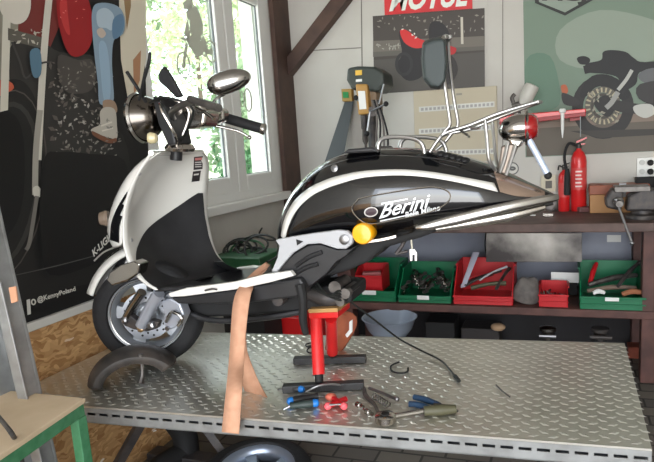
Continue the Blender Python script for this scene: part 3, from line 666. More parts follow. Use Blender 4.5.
# drill press at the left end of the bench
YD = 3.62; dv = thing('drill_press', (P(372,200,YD).x,YD,BZ), 'green and yellow bench drill press standing behind the moped', 'drill press')
d_ = lambda u, v, o=0: P(u, v, YD+o)
MB().prism([d_(347,68,-.12),d_(357,66,-.12),d_(374,66.5,-.12),d_(383,72,-.12),d_(384,84,-.12),d_(378,92,-.12),d_(352,90,-.12),d_(346,80,-.12)], (0,.22,0)).build('belt_cover', drill_green, dv, bevel=.015)
MB().prism([d_(355,84,-.15),d_(367,84,-.15),d_(369,114,-.15),d_(358,115,-.15)], (0,.16,0)).build('head', drill_yellow, dv, bevel=.01)
MB().prism([d_(367,88,-.1),d_(376,90,-.1),d_(377,112,-.1),d_(369,114,-.1)], (0,.14,0)).build('motor_housing', mat('housing_brown',(130,108,84),.5), dv, bevel=.012)
MB().prism([d_(358,91,-.152),d_(365,91,-.152),d_(366.5,109,-.152),d_(359.5,109.5,-.152)], (0,-.003,0)).build('front_plate', paper, dv)
MB().prism([d_(355.5,70.5,-.122),d_(362,70,-.122),d_(362,75,-.122),d_(355.5,75.5,-.122)], (0,-.003,0)).build('warning_label', mat('label_yellow',(222,180,70),.5), dv)
MB().prism([d_(356,79.5,-.122),d_(362,79,-.122),d_(362,81.5,-.122),d_(356,82,-.122)], (0,-.003,0)).build('type_plate', paper, dv)
sb = MB().prism([d_(341,89,-.16),d_(351,88.5,-.16),d_(352,101,-.16),d_(342,101.5,-.16)], (0,.05,0)).build('switch_box', mat('switch_yellow',(150,120,60),.5), dv, bevel=.004)
MB().prism([d_(343,92,-.162),d_(348.5,92,-.162),d_(349,98,-.162),d_(343.5,98,-.162)], (0,-.008,0)).build('switch_button', mat('button_green',(20,120,60),.4), sb)
MB().lathe([(.022,0),(.022,-.08),(.016,-.09),(.018,-.16),(.008,-.18),(.005,-.26)], d_(364,115,-.07), n=18).build('chuck', dark_iron, dv, smooth=True)
hd = d_(372,112,-.1)
MB().lathe([(.03,0),(.03,.04)], hd, (.3,-1,0), 18).build('feed_hub', dark_iron, dv)
for a in (.3, 2.4, 4.5):
    e = hd+Vector((math.cos(a)*.11,-.05,math.sin(a)*.13)); q = MB().tube([hd+Vector((0,-.04,0)), e], .006, 8).build('feed_handle', steel, dv, smooth=True); MB().ball(e,.016).build('knob', matte_black, q, smooth=True)
for k in range(4):
    MB().tube([d_(372+2*k,100,-.12), d_(377+3*k,118+3*k,-.14), d_(376+4*k,140,-.1), d_(378+3*k,156,-.06)], .006, 6, 4).build('cable', matte_black if k % 2 else mat('cable_grey',(110,104,100),.5), dv, smooth=True)
MB().tube([d_(384,84,-.13), d_(379,104,-.14)], .005, 6).build('lever', steel, dv)
MB().tube([Vector((d_(368,90).x,YD+.05,BZ+.02)), Vector((d_(368,90).x,YD+.05,d_(368,90).z))], .03, 16).build('column', dark_iron, dv, smooth=True)
cx = d_(368,90).x; MB().box((cx-.12,YD-.16,BZ+.001),(cx+.12,YD+.16,BZ+.035)).build('base', drill_green, dv, bevel=.008)
MB().box((cx-.11,YD-.16,BZ+.2),(cx+.11,YD+.02,BZ+.225)).build('work_table', dark_iron, dv, bevel=.005)
# leaning dark grey rail left of the drill
tag(MB().hexa([P(322,170,3.78),P(341,170,3.78),P(341,170,3.83),P(322,170,3.83)],[P(345,101,3.95),P(354,101,3.95),P(354,101,3.985),P(345,101,3.985)]).build('leaning_rail', mat('rail_dark',(74,78,80),.5), bevel=.004), 'dark grey metal profile leaning to the wall left of the drill press', 'metal profile')
# red wall crane arm with pins, spray gun
arm = thing('red_clamp_rail', wb(545,118), 'red steel clamp rail with pale pins mounted across the green poster', 'clamp rail')
MB().prism([P(499,116,3.86),P(586,108.5,3.86),P(586,115.5,3.86),P(500,124,3.86)], (0,.05,0)).build('beam', red_paint, arm, bevel=.005)
MB().prism([P(499,122,3.85),P(586,112,3.85),P(586,116,3.85),P(500,126.5,3.85)], (0,.07,0)).build('lower_flange', mat('red_dark',(150,24,28),.4), arm, bevel=.003)
for u in (508, 575): MB().prism([P(u-5,112,3.9),P(u+5,111,3.9),P(u+5,120,3.9),P(u-5,121,3.9)], (0,.096,0)).build('wall_bracket', mat('red_dark',(150,24,28),.4), arm)
q = P(562.5,112,3.84); MB().lathe([(.016,.02),(.02,.012),(.02,0),(.011,-.005),(.009,-.1),(.002,-.155)], q, n=14).build('pin', paper, arm, smooth=True)
q = P(580.5,116,3.84); MB().tube([q, P(580.5,137,3.84)], .003, 6).build('wire_pin', steel, arm)
sg = thing('spray_gun', P(528,104,3.85), 'pale grey paint spray gun with a cup standing on the red rail', 'spray gun'); Yg = 3.86; zr = P(525,114,Yg).z
q0 = P(524,103,Yg); ax = (P(533,84,Yg)-q0).normalized()
MB().lathe([(.006,-.01),(.03,0),(.042,.03),(.045,.11),(.04,.125),(.02,.13)], q0-ax*.01, ax, 24).build('cup', mat('cup_grey',(196,192,184),.4), sg, smooth=True)
MB().tube([P(512,106,Yg),P(520,104,Yg),P(528,106,Yg)], [.013,.018,.013], 12, 3).build('gun_body', dirty_steel, sg, smooth=True)
MB().tube([P(514,104,Yg),P(512,98,Yg),P(515,94,Yg)], [.012,.014,.011], 10, 3).build('grip', dirty_steel, sg, smooth=True)
MB().tube([P(518,106,Yg),P(520,115,Yg)], .009, 8).build('air_cap', dirty_steel, sg, smooth=True)
# ------------------------------------------------------------------ on the floor below the bench
bs = P(388,338,3.2); b0 = Vector((bs.x,3.25,.001)); zt_ = P(388,317,3.25).z
bw = thing('wash_basin', b0, 'pale blue enamel basin on a support under the bench, behind the lift', 'basin'); r = .5*(P(414,317,3.25).x-P(362,317,3.25).x)
MB().lathe([(.001,zt_-.11),(r*.6,zt_-.115),(r*.82,zt_-.07),(r*.97,zt_-.005),(r*1.03,zt_),(r*.98,zt_+.002),(r*.92,zt_-.01),(r*.78,zt_-.065),(r*.55,zt_-.1),(.001,zt_-.1)], b0, n=36, cap=False).build('bowl', mat('enamel',(150,160,176),.25), bw, smooth=True, auto=60)
MB().lathe([(r*.5,0),(r*.5,zt_-.113)], b0, n=20).build('support', matte_black, bw)
fl = [('jack_stand',548,330,.16,.26,'black jack stand with a chrome saddle under the middle of the shelf'),('machine_head',600,326,.2,.27,'black machine with round knobs below the right green bin'),]
for nm, u, v, wd, ht, lb_ in fl:
    q = P(u, 345, 3.6); t = thing(nm, (q.x,3.6,0), lb_, nm.replace('_',' '))
    mb = MB()
    for sx in (-1,1):
        for sy in (-1,1): mb.tube([(q.x+sx*wd/2,3.6+sy*.07,.004),(q.x+sx*.02,3.6+sy*.02,ht*.7)], .012, 6)
    mb.build('frame', matte_black, t)
    MB().lathe([(.03,ht*.6),(.035,ht*.8),(.05,ht*.85),(.05,ht*.92),(.02,ht*.95)], (q.x,3.6,0), n=18).build('saddle', chrome_worn if nm == 'jack_stand' else dark_iron, t, smooth=True)
    MB().tube([(q.x-wd*.3,3.52,ht*.8),(q.x+wd*.3,3.52,ht*.8)], .012, 8).build('crossbar', steel if nm == 'jack_stand' else dark_iron, t)
tag(MB().box((P(425,340,3.6).x,3.6,.001),(P(455,340,3.6).x,3.8,.24)).build('tool_case', matte_black, bevel=.01), 'black case on the floor below the large red bin', 'case')
tag(MB().box((P(462,340,3.7).x,3.66,.001),(P(500,340,3.7).x,3.85,.19)).build('crate', mat('crate_dark',(52,48,48),.7), bevel=.01), 'dark low crate on the floor right of the black case', 'crate')
tag(MB().ball(P(498,327,3.56),.035,14,(1.3,1,.7)).build('rag_ball', mat('rag_tan',(176,146,116),.9), smooth=True), 'tan rag lying on the dark crate', 'rag')
tag(MB().tube([(P(452,338,3.5).x,3.5,.02),(P(480,332,3.55).x,3.5,.06),(P(520,338,3.5).x,3.48,.02)], .014, 8, 4).build('metal_bar', dirty_steel, smooth=True), 'bent grey bar on the floor in front of the dark crate', 'bar')
q = PZ(637,359,.001); tag(MB().box((q.x-.05,q.y,.001),(q.x+.07,q.y+.1,.075)).build('brick', mat('brick_red',(140,72,54),.85,noise=(118,60,46),nscale=14), bevel=.004), 'reddish brick on the floor at the right bench leg', 'brick')
tl_ = P(270,313,2.9); tr_ = P(301,313,2.9)
rc_ = thing('tool_cabinet', ((tl_.x+tr_.x)/2,3.0,0), 'red metal tool cabinet standing behind the lift below the moped', 'cabinet')
MB().box((tl_.x-.04,2.9,.001),(tr_.x+.02,3.2,tl_.z)).build('body', red_paint, rc_, bevel=.008)
for k in range(3): MB().box((tl_.x-.02,2.888,tl_.z-.13-.15*k),(tr_.x,2.9,tl_.z-.02-.15*k)).build('drawer', red_paint, rc_, bevel=.004)
# box of coiled cables against the left wall
kb = P(247,262,2.75); kt = thing('cable_crate', (kb.x,2.75,0), 'green crate on a stand at the left wall holding coiled cables', 'crate')
zc_ = P(247,255,2.7).z
MB().box((kb.x-.16,2.62,zc_-.16),(kb.x+.15,2.9,zc_)).build('tub', cable_green, kt, bevel=.008)
MB().box((kb.x-.12,2.66,.001),(kb.x+.12,2.86,zc_-.16)).build('stand', matte_black, kt)
for k in range(9):
    cc = P(rd.uniform(234,262), rd.uniform(245,257), 2.75+rd.uniform(-.06,.08)); a = rd.uniform(.05,.1); tl = rd.uniform(.2,1.2); pts = []
    for j in range(22):
        q = 2*PI*j/20; pts.append(cc+Vector((math.cos(q)*a*1.3, math.sin(q)*a*math.sin(tl)*.8, math.sin(q)*a*math.cos(tl)*.9)))
    tag(MB().tube(pts, .006, 6).build('cable_coil', cable_green if k in (3,) else cable_black, smooth=True), 'green cable loop in the crate by the left wall' if k == 3 else 'black cable loop in the tangle on the green crate', 'cable', None if k == 3 else 'black cable loops by the left wall')
tag(MB().tube([wl(262,228,.01),wl(259,236,.03),wl(268,240,.04),wl(276,240,.03)], .005, 6, 4).build('wall_cable', cable_black, smooth=True), 'thin dark cable on the grey wall under the window sill', 'cable')
# ------------------------------------------------------------------ lift platform
ZT = .6
FR, BR, BLc, FL = PZ(652,449,ZT), PZ(624.5,343,ZT), None, None
fl_ = PZ(85,406,ZT); bl_ = PZ(200,332,ZT)
def ext_x(a, b, X): t = (X-a.x)/(b.x-a.x); return a+(b-a)*t
FL = ext_x(FR, fl_, XL+.03); BLc = ext_x(BR, bl_, XL+.03)
lf = thing('lift_table', ((FL.x+FR.x)/2,1.9,0), 'motorcycle lift table with an aluminium tread plate top', 'lift table')
dn = Vector((0,0,-.006))
mb = MB().hexa([FL+dn,FR+dn,BR+dn,BLc+dn],[FL,FR,BR,BLc])
mb.use(tread); U = (FR-FL); V = (BLc-FL); nx, ny = 40, 17; polished = mat('polished_tread', (222,220,212), .3, .7)
mb.mats = [tread, polished]; mb.mi = [0]*len(mb.f); mb.cur = 1
for j in range(ny*2-1):
    for i in range(nx):
        s_ = (i+.5*(j % 2)+.35)/nx; t_ = (j+1)/(ny*2)
        a = FL*(1-s_)*(1-t_)+FR*s_*(1-t_)+BR*s_*t_+BLc*(1-s_)*t_
        sg_ = 1; d1 = Vector((math.cos(.35),math.sin(.35),0))*.0165; d2 = Vector((-math.sin(.35),math.cos(.35),0))*.0085
        if j % 2: d1 = Vector((math.cos(-.5),math.sin(-.5),0))*.0165; d2 = Vector((-math.sin(-.5),math.cos(-.5),0))*.0085
        up = Vector((0,0,.0018)); a = a+Vector((0,0,.0001))
        mb.add([a-d1, a-d2, a+d1, a+d2, a-d1*.5+up, a-d2*.5+up, a+d1*.5+up, a+d2*.5+up], [(0,1,5,4),(1,2,6,5),(2,3,7,6),(3,0,4,7),(4,5,6,7)])
mb.build('tread_plate', None, lf)
# slotted edge rail at the front
ux = (FR-FL).normalized(); ny_ = Vector((ux.y,-ux.x,0)); hh = .052
A0, A1 = FL-Vector((0,0,.0065)), FR-Vector((0,0,.0065))
mb = MB(); Ln = (A1-A0).length; ps_ = .0475; n = int(Ln/ps_)
o = ny_*.004
def q_(x, z, k=0): return A0+ux*x+Vector((0,0,z))+ny_*k
def slab(x0, x1, z0, z1): mb.hexa([q_(x0,z0),q_(x1,z0),q_(x1,z0,-.004),q_(x0,z0,-.004)],[q_(x0,z1),q_(x1,z1),q_(x1,z1,-.004),q_(x0,z1,-.004)])
slab(0,Ln,-.016,0); slab(0,Ln,-hh,-.025)
for k in range(n+1):
    a = k*ps_; slab(a, min(a+.014,Ln), -.025, -.016)
mb.hexa([q_(0,-hh,-.03),q_(Ln,-hh,-.03),q_(Ln,-hh,0),q_(0,-hh,0)],[q_(0,-hh+.004,-.03),q_(Ln,-hh+.004,-.03),q_(Ln,-hh+.004,0),q_(0,-hh+.004,0)])
mb.build('slotted_rail', galv, lf)
MB().hexa([q_(0,-hh+.004,-.03),q_(Ln,-hh+.004,-.03),q_(Ln,-hh+.004,-.035),q_(0,-hh+.004,-.035)],[q_(0,0,-.03),q_(Ln,0,-.03),q_(Ln,0,-.035),q_(0,0,-.035)]).build('side_beam', mat('beam_grey',(96,98,102),.5,.5), lf)
B0 = BLc-Vector((0,0,.0065)); B1 = BR-Vector((0,0,.0065))
MB().hexa([B0-Vector((0,.03,hh)),B1-Vector((0,.03,hh)),B1-Vector((0,0,hh)),B0-Vector((0,0,hh))],[B0-Vector((0,.03,0)),B1-Vector((0,.03,0)),B1,B0]).build('side_beam', dark_iron, lf)
for x in (-1.62,-.1):
    MB().tube([(x-.15,1.7,.05),(x+.2,1.7,.53)], .022, 4).build('scissor_arm', dark_iron, lf); MB().tube([(x-.15,2.1,.53),(x+.2,2.1,.05)], .022, 4).build('scissor_arm', dark_iron, lf)
    MB().box((x-.2,1.66,.001),(x+.3,1.74,.05)).build('floor_beam', dark_iron, lf, bevel=.004); MB().box((x-.2,2.06,.001),(x+.3,2.14,.05)).build('floor_beam', dark_iron, lf, bevel=.004)
# spare wheel on the floor
def wheel_parts(c, R_, Ri, W_, ax, root, spokes=3, m_rim=alloy, smin=.2):
    ax = Vector(ax).normalized(); u = ax.orthogonal().normalized(); w_ = ax.cross(u)
    pr = []
    for k in range(17):
        a = -PI*.5+PI*k/16; pr.append((Ri+(R_-Ri)*(max(0,math.cos(a))**.55), W_/2*math.sin(a)))
    MB().lathe([(Ri-.004,-W_*.42)]+pr+[(Ri-.004,W_*.42)], c, ax, 56, cap=False).build('tyre', rubber, root, smooth=True, auto=60)
    MB().lathe([(Ri-.006,-W_*.40),(Ri+.006,-W_*.43),(Ri+.004,-W_*.36),(Ri-.016,-W_*.2),(Ri-.02,0),(Ri-.016,W_*.2),(Ri+.004,W_*.36),(Ri+.006,W_*.43),(Ri-.006,W_*.40),(Ri-.026,W_*.2),(Ri-.028,0),(Ri-.026,-W_*.2),(Ri-.006,-W_*.40)], c, ax, 56, cap=False).build('rim', m_rim, root, smooth=True, auto=50)
    for k in range(spokes):
        a = 2*PI*k/spokes+smin; d = u*math.cos(a)+w_*math.sin(a); e = ax.cross(d); rr_ = []
        for f_, wd in ((.1,.045),(.5,.024),(1,.036)):
            p = Vector(c)+d*((Ri-.02)*f_); rr_.append([p+e*wd*x+ax*y for x, y in ((-1,-.012),(1,-.012),(.7,.016),(-.7,.016))])
        MB().loft(rr_).build('spoke', m_rim, root, smooth=True, auto=40)
    MB().lathe([(.02,-.04),(.045,-.035),(.045,.03),(.035,.04),(.012,.042),(.012,.036),(.001,.036)], c, ax, 28).build('hub', m_rim, root, smooth=True, auto=40)
wc = PZ(263,462,.1); sp = thing('spare_wheel', (wc.x,wc.y,0), 'spare alloy wheel with black tyre lying on the floor below the strap', 'wheel')
wheel_parts((wc.x,wc.y-.06,.062), .235, .165, .11, (0.05,-.12,1), sp, 5, mat('wheel_silver',(150,160,176),.3,.7))
# dark boots under the left of the lift
q = PZ(165,452,.1); bt = MB()
bt.tube([(q.x+.02,q.y+.12,.02),(q.x+.02,q.y+.12,.12),(q.x,q.y+.1,.2)], [.06,.055,.06], 14, 3); bt.tube([(q.x+.02,q.y+.12,.045),(q.x-.02,q.y-.02,.045),(q.x-.04,q.y-.12,.035)], [.05,.045,.03], 14, 3)
tag(bt.build('rubber_boot', matte_black, smooth=True), 'black boot standing on the floor under the left end of the lift table', 'boot')
# ------------------------------------------------------------------ the moped
YM = 1.88
m_ = lambda u, v, dy=0: P(u, v, YM+dy)
mo = thing('moped', (-.8,YM,ZT), 'black and white retro moped being repaired on the lift table', 'moped')
# --- rear body shell
def shell_ring(u, vt, vb, w, n=36, e1=.62, e2=.75):
    x = m_(u, (vt+vb)/2, -w*.7).x; zt_ = m_(u, vt, 0).z; zb = m_(u, vb, -w*.8).z; zc = (zt_+zb)/2-.015; out = []
    for k in range(n):
        a = 2*PI*k/n; c, s_ = math.cos(a), math.sin(a)
        y = math.copysign(abs(c)**e1, c)*w; hz = (zt_-zc) if s_ > 0 else (zc-zb); z = zc+math.copysign(abs(s_)**e2, s_)*hz
        y *= (1-.28*max(0,s_)**1.5) * (1-.25*max(0,-s_)**2)
        out.append(Vector((x, YM+y, z)))
    return out
stn = [(279,222,250,.06),(280.5,211,256,.095),(284,200,257,.118),(291,187,256,.137),(302,174,254,.15),(316,163,250,.160),(334,155,247,.168),(356,150,244,.174),(382,148,241,.175),(408,148,237,.172),(434,151,232,.162),(460,156,228,.148),(486,164,223,.125),(510,174,218,.095),(530,183,212,.068),(546,190,208,.045),(558,196,203,.018)]
def respl(st, k=4):
    q, r = spline([Vector((a,b,c)) for a,b,c,d in st], [s[3] for s in st], k); return [(p.x,p.y,p.z,w) for p, w in zip(q, r)]
body = MB().loft([shell_ring(*s) for s in respl(stn, 3)])
body.build('rear_body', gloss_black, mo, smooth=True, auto=60)
bv = bvh_of(body)
s2, s3, s5 = on(bv,.002,YM-.15), on(bv,.0035,YM-.15), on(bv,.006,YM-.15)
# white band round the upper edge
top = [(281,236),(283,224),(288,211),(296,199),(309,188),(322,181.5),(336,176.5),(360,171.5),(388,169.5),(412,170),(436,172.5),(465,177.5),(494,183)]
bot = [(285,240),(287.5,229),(293,216),(301,205),(313,195),(325,189),(339,184),(361,178),(388,175.5),(412,175.8),(436,178.5),(465,184),(498,192)]
drape(MB(), top, bot, s2, 2, 6).build('white_band', paint_white, mo, smooth=True, solid=-.002)
# lid seam and tail cover, its bronze colour painting in a copper reflection
drape(MB(), [(296,192),(312,174),(336,162),(368,156),(400,155),(436,158),(466,164)], [(296.5,193),(312.6,175),(336.4,163.2),(368,157.2),(400,156.2),(436,159.2),(466,165)], s2, 1, 5).build('lid_seam', steel, mo)
drape(MB(), [(494,172),(512,178),(530,185),(545,191.5)], [(500,192),(516,196),(532,197),(545,197)], s2, 4, 5).build('tail_cover', mat('tail_copper_sheen',(206,182,166),.2,.9), mo, smooth=True)
# side panel outline and lower chrome strip
po = [(352,210),(356,202),(366,197),(420,188),(440,188),(450,194),(447,203),(430,212),(400,219),(372,224),(360,220)]
pq = [q.xy for q in spl2([(a,b,0) for a,b in po], 5)]
pts = [s3(*q) for q in pq]; pts.append(pts[0]); MB().tube(pts, .0022, 6).build('side_panel_rim', chrome_worn, mo, smooth=True)
drape(MB(), [(366,236),(380,234),(395,230.5),(408,227),(418,224)], [(368,243),(384,240.5),(396,237.5),(408,234),(418,230.5)], s2, 3, 5).build('lower_strip', chrome_worn, mo, smooth=True)
# chrome side rail along the bottom
rl = [(416,228,-.170,.005),(428,226.5,-.170,.011),(455,220,-.160,.0165),(490,211.5,-.135,.0165),(525,203.5,-.10,.015),(550,198.5,-.065,.012),(558,197,-.04,.009)]
MB().tube([m_(a,b,c) for a,b,c,r in rl], [r for *_,r in rl], 16, 5, flat=.45).build('side_rail', chrome, mo, smooth=True)
MB().tube([m_(a,b,-c) for a,b,c,r in rl], [r for *_,r in rl], 16, 5, flat=.45).build('side_rail', chrome, mo, smooth=True)
MB().tube([m_(436,229,-.13),m_(470,223,-.12),m_(510,216,-.09),m_(545,207,-.05)], [.008,.014,.016,.008], 12, 4, flat=.5).build('lower_rail', chrome_worn, mo, smooth=True)
# lettering
tm = MB(); text_mesh(tm, 'Berini', ((382,203.5),(430,193.5),(431,206.5),(379,219)), s3, .012, .32)
tm.add([s3(381,203), s3(408,198.3), s3(408,199.6), s3(381,204.6)], [(0,1,2,3)]).add([s3(380,220.5), s3(418,212.5), s3(418,213.4), s3(380,222)], [(0,1,2,3)])
tm.build('name_lettering', ink((232,234,236), .3), mo)
tm = MB(); text_mesh(tm, 'Bella Milano', ((405,212.2),(440,204.6),(440.5,210.2),(405.5,217.8)), s3, .015, .1); tm.build('model_lettering', ink((226,228,230), .3), mo)
bd = MB().use(ink((70,58,64), .3)); ring(bd, (371,212), 7, 5, 5, s3, rot=-.15); bd.use(ink((190,186,182), .3)); ring(bd, (371,212), 7, 5, 1.2, s5, rot=-.15)
bd.build('oval_badge', None, mo)
yr = P(363,233.5,YM-.172); MB().lathe([(.026,.0),(.033,-.0),(.033,-.006),(.026,-.006)][:0]+[(.030,-.05),(.033,-.02),(.033,.008),(.029,.013),(.001,.015)], yr, (0,-1,0), 28).build('side_reflector', amber, mo, smooth=True, auto=40)
MB().lathe([(.013,0),(.012,.006),(.004,.008),(.001,.004)], s2(335,168.5), (-.1,-1,.2), 18).build('body_screw', steel, mo, smooth=True)
# --- grey bracket and black lower cover
br = [(275,240),(290,237),(312,233.5),(338,230),(347,231),(353,236.5),(352,244),(346,249),(337,249),(320,243.5),(307,244.5),(293,253),(284,263),(277,272),(271,272),(277,258),(279,246)]
MB().prism([m_(a,b,-.178) for a,b in br], (0,.02,0)).build('side_bracket', grey_paint, mo, bevel=.004)
MB().prism([m_(296,239.5,-.181),(m_(303,241.5,-.181)),m_(297,245.5,-.181)], (0,.003,0)).build('triangle_mark', matte_black, mo)
MB().lathe([(.016,0),(.016,.005),(.009,.008),(.001,.008)], m_(344.5,239.5,-.178), (0,-1,0), 20).build('bracket_bolt', steel, mo, smooth=True, auto=40)
MB().prism([m_(a,b,-.165) for a,b in [(276,274),(284,264),(294,254),(308,245.5),(320,244.5),(337,250),(350,249),(356,246),(346,256),(336,262),(326,274),(312,285),(294,290),(272,288),(262,282)]], (0,.30,0)).build('lower_cover', satin_black, mo, bevel=.012, seg=3)
for q in (((296,266),(322,252)),((292,276),(318,264))): MB().tube([m_(*q[0],-.168), m_((q[0][0]+q[1][0])/2,(q[0][1]+q[1][1])/2-2,-.172), m_(*q[1],-.168)], .007, 8, 4).build('cover_rib', satin_black, mo, smooth=True)
MB().prism([m_(a,b,-.10) for a,b in [(290,238),(360,238),(400,232),(430,227),(450,226),(420,238),(384,248),(368,262),(350,270),(330,276),(300,276)]], (0,.2,0)).build('under_shell', matte_black, mo, bevel=.01)
# body lower front behind the legs: engine bay and frame
MB().prism([m_(a,b,-.08) for a,b in [(186,300),(270,292),(330,286),(352,288),(352,302),(336,308),(300,312),(240,316),(196,318),(180,310)]], (0,.16,0)).build('frame_floor', matte_black, mo, bevel=.01)
MB().tube([m_(170,304,-.1),m_(210,320,-.1),m_(262,318,-.1),m_(300,312,-.08)], .011, 8, 5).build('frame_tube', satin_black, mo, smooth=True)
MB().tube([m_(300,284,-.19),m_(303,300,-.19),m_(303,320,-.18),m_(306,334,-.17)], [.018,.014,.014,.010], 10, 4).build('centre_bracket', matte_black, mo, smooth=True)
MB().tube([m_(310,292,-.06),m_(330,298,-.06),m_(352,294,-.05)], [.03,.034,.02], 12, 4).build('swingarm_pivot', dark_iron, mo, smooth=True)
for k, (a, b, r) in enumerate(((340,284,.022),(350,290,.018),(345,298,.016))): MB().lathe([(r,-.05),(r,.05),(r*.6,.055)], m_(a,b,-.05), (0,1,0), 16).build('pivot_bush', dirty_steel, mo, smooth=True)
for k in range(4): MB().tube([m_(300+5*k,280,-.1),m_(316+4*k,290+2*k,-.12),m_(340,300-3*k,-.1),m_(352,296+2*k,-.06)], .0045, 6, 5).build('wiring', cable_black, mo, smooth=True)
MB().lathe([(.02,-.02),(.02,.02)], m_(280,299,-.13), (0,1,0), 14).build('footpeg_stub', dark_iron, mo)
# chrome clip hanging below the body
wire = MB().tube([m_(411,235,-.09),m_(411.5,242,-.09),m_(412,249,-.09)], .003, 6).build('hanging_cord', mat('cord_pale',(190,186,170),.6), mo)
MB().prism([m_(409.5,249,-.09),m_(414,249,-.09),m_(417,253,-.09),m_(417,261,-.09),m_(414.6,261,-.09),m_(414.6,255,-.09),m_(412.4,255,-.09),m_(412.4,261,-.09),m_(410,261,-.09),m_(409.5,253,-.09)], (0,.008,0)).build('clip', chrome, mo, bevel=.001)
MB().tube([m_(396,254,-.06),m_(402,246,-.06),m_(406,238,-.06)], .006, 6).tube([m_(396,254,-.06),m_(408,251,-.06)], .005, 6).build('lever_arm', dark_iron, mo)
# --- grab loops, rack, backrest
for dy in (-.07, .07):
    c = 0 if dy < 0 else 22
    MB().tube([m_(379+c,156,dy),m_(378+c,146,dy),m_(382+c,139,dy),m_(392+c,137,dy),m_(410+c,138,dy),m_(420+c,142,dy),m_(424+c,150,dy),m_(424+c,156,dy)], .007, 10, 5).build('grab_loop', chrome_tube, mo, smooth=True)
MB().prism([m_(a,b,-.11) for a,b in [(340,154),(348,149),(372,147),(378,152)]], (0,.22,0)).build('seat_pan', satin_black, mo, bevel=.006)
MB().prism([m_(a,b,-.07) for a,b in [(372,158),(388,151),(412,149),(432,152),(440,158),(420,160),(390,161)]], (0,.14,0)).build('fuel_recess', gloss_black, mo, bevel=.006)
for k in range(5): MB().ball(m_(441+6*k,154.5+1.6*k,-.05), .014, 10, (1.2,2,.8)).build('rubber_knob', matte_black, mo, smooth=True)
for dy, du in ((-.085,0),(.085,8)):
    MB().tube([m_(430+du*.4,152,dy),m_(436+du,143,dy),m_(446+du,130,dy),m_(450+du,123,dy),m_(447+du*.9,100,dy),m_(443+du*.9,70,dy),m_(442+du*.8,44,dy),m_(444+du*.8,37,dy*.8),m_(447+du*.3,37,dy*.4)], .0055, 10, 5).build('backrest_upright', chrome_tube, mo, smooth=True)
MB().tube([m_(444,37,-.07),m_(446,36,0),m_(450,37,.07)], .0055, 10, 4).build('backrest_crossbar', chrome_tube, mo, smooth=True)
for dy, dv in ((-.085,0),(.085,4)):
    MB().tube([m_(440,137,dy),m_(448,132+dv*.4,dy),m_(470,125+dv,dy),m_(500,113+dv,dy),m_(537,102+dv*.3,dy*.7)], .0055, 10, 5).build('rack_rail', chrome_tube, mo, smooth=True)
    q = 0 if dy < 0 else 7
    MB().tube([m_(485+q,120+dv*.4,dy),m_(487+q,140,dy),m_(489+q,160,dy),m_(496+q*.5,171,dy*.7)], .0055, 10, 5).build('rack_support', chrome_tube, mo, smooth=True)
MB().tube([m_(537,102,-.06),m_(541,102,0),m_(537,103,.06)], .0055, 8, 4).build('rack_crossbar', chrome_tube, mo, smooth=True)
MB().tube([m_(449,130,-.06),m_(456,128,0),m_(466,134,.06),m_(469,137,.06)], .004, 8, 4).build('rack_brace', chrome_tube, mo, smooth=True)
MB().tube([m_(468,126,-.085),m_(474,128,0),m_(478,128,.085)], .0055, 8, 4).build('rack_crossbar', chrome_tube, mo, smooth=True)
pad = []
for k in range(9):
    q = k/8; dy = -.13+.26*q; s_ = .9+.1*math.sin(PI*q)
    pad.append([m_(433.5+(a-433.5)*s_, 63+(b-63)*s_, dy) for a, b in [(422.5,42),(432,38),(443,36),(446,40),(447.5,60),(446,82),(440,90),(430,88),(423,79),(421,58)]])
MB().loft(pad).build('backrest_pad', mat('pad_dark_green',(52,60,60),.55), mo, bevel=.008, seg=3)
# --- tail lamp on its stay
MB().loft([[m_(a,b,dy) for a,b in [(501,146),(515,142),(519,146),(506,176),(497,174)]] for dy in (-.04,.04)]).build('lamp_stay', mat('stay_brown',(120,108,98),.3,.4), mo, bevel=.006)
MB().tube([m_(508,142,-.045),m_(504,160,-.045),m_(499,174,-.045)], .006, 8, 3).build('stay_trim', chrome_tube, mo, smooth=True)
MB().tube([m_(516,143,-.045),m_(511,160,-.045),m_(506,175,-.045)], .006, 8, 3).build('stay_trim', chrome_tube, mo, smooth=True)
lc = [(499,131,.012),(504,130,.036),(512,128.5,.046),(520,127.5,.048),(527,127.5,.046)]
q = [[m_(u,v,0)+Vector((0,math.cos(a)*r*1.2,math.sin(a)*r*.86)) for a in [2*PI*k/24 for k in range(24)]] for u,v,r in lc]
tl = MB().loft(q).build('tail_lamp', chrome, mo, smooth=True, auto=70)
lc = [(526,127.5,.047),(532,127,.046),(537,126.5,.036),(539,126.5,.015)]
q = [[m_(u,v,0)+Vector((0,math.cos(a)*r*1.2,math.sin(a)*r*.86)) for a in [2*PI*k/24 for k in range(24)]] for u,v,r in lc]
MB().loft(q).build('red_lens', red_lens, tl, smooth=True, auto=70)
MB().lathe([(.053,-.004),(.056,0),(.053,.004)], m_(526.5,127.5,0), (1,.1,0), 28).build('lamp_ring', chrome, tl, smooth=True)
MB().prism([m_(507,138,-.05),m_(524,140,-.05),m_(519,148,-.05),m_(511,145,-.05)], (0,.1,0)).build('lamp_foot', chrome, mo, bevel=.006)
MB().prism([m_(517,136,-.03),m_(530,137,-.03),m_(529,142,-.03),m_(518,142,-.03)], (0,.06,0)).build('lamp_clamp', matte_black, mo, bevel=.004)
MB().tube([m_(529,140,-.02),m_(547,173,-.02)], .010, 12).build('indicator_arm', mat('arm_pale',(190,204,226),.3,.3), mo, smooth=True)
MB().ball(m_(548,175.5,-.02), .012, 10).build('arm_end_cap', matte_black, mo, smooth=True)
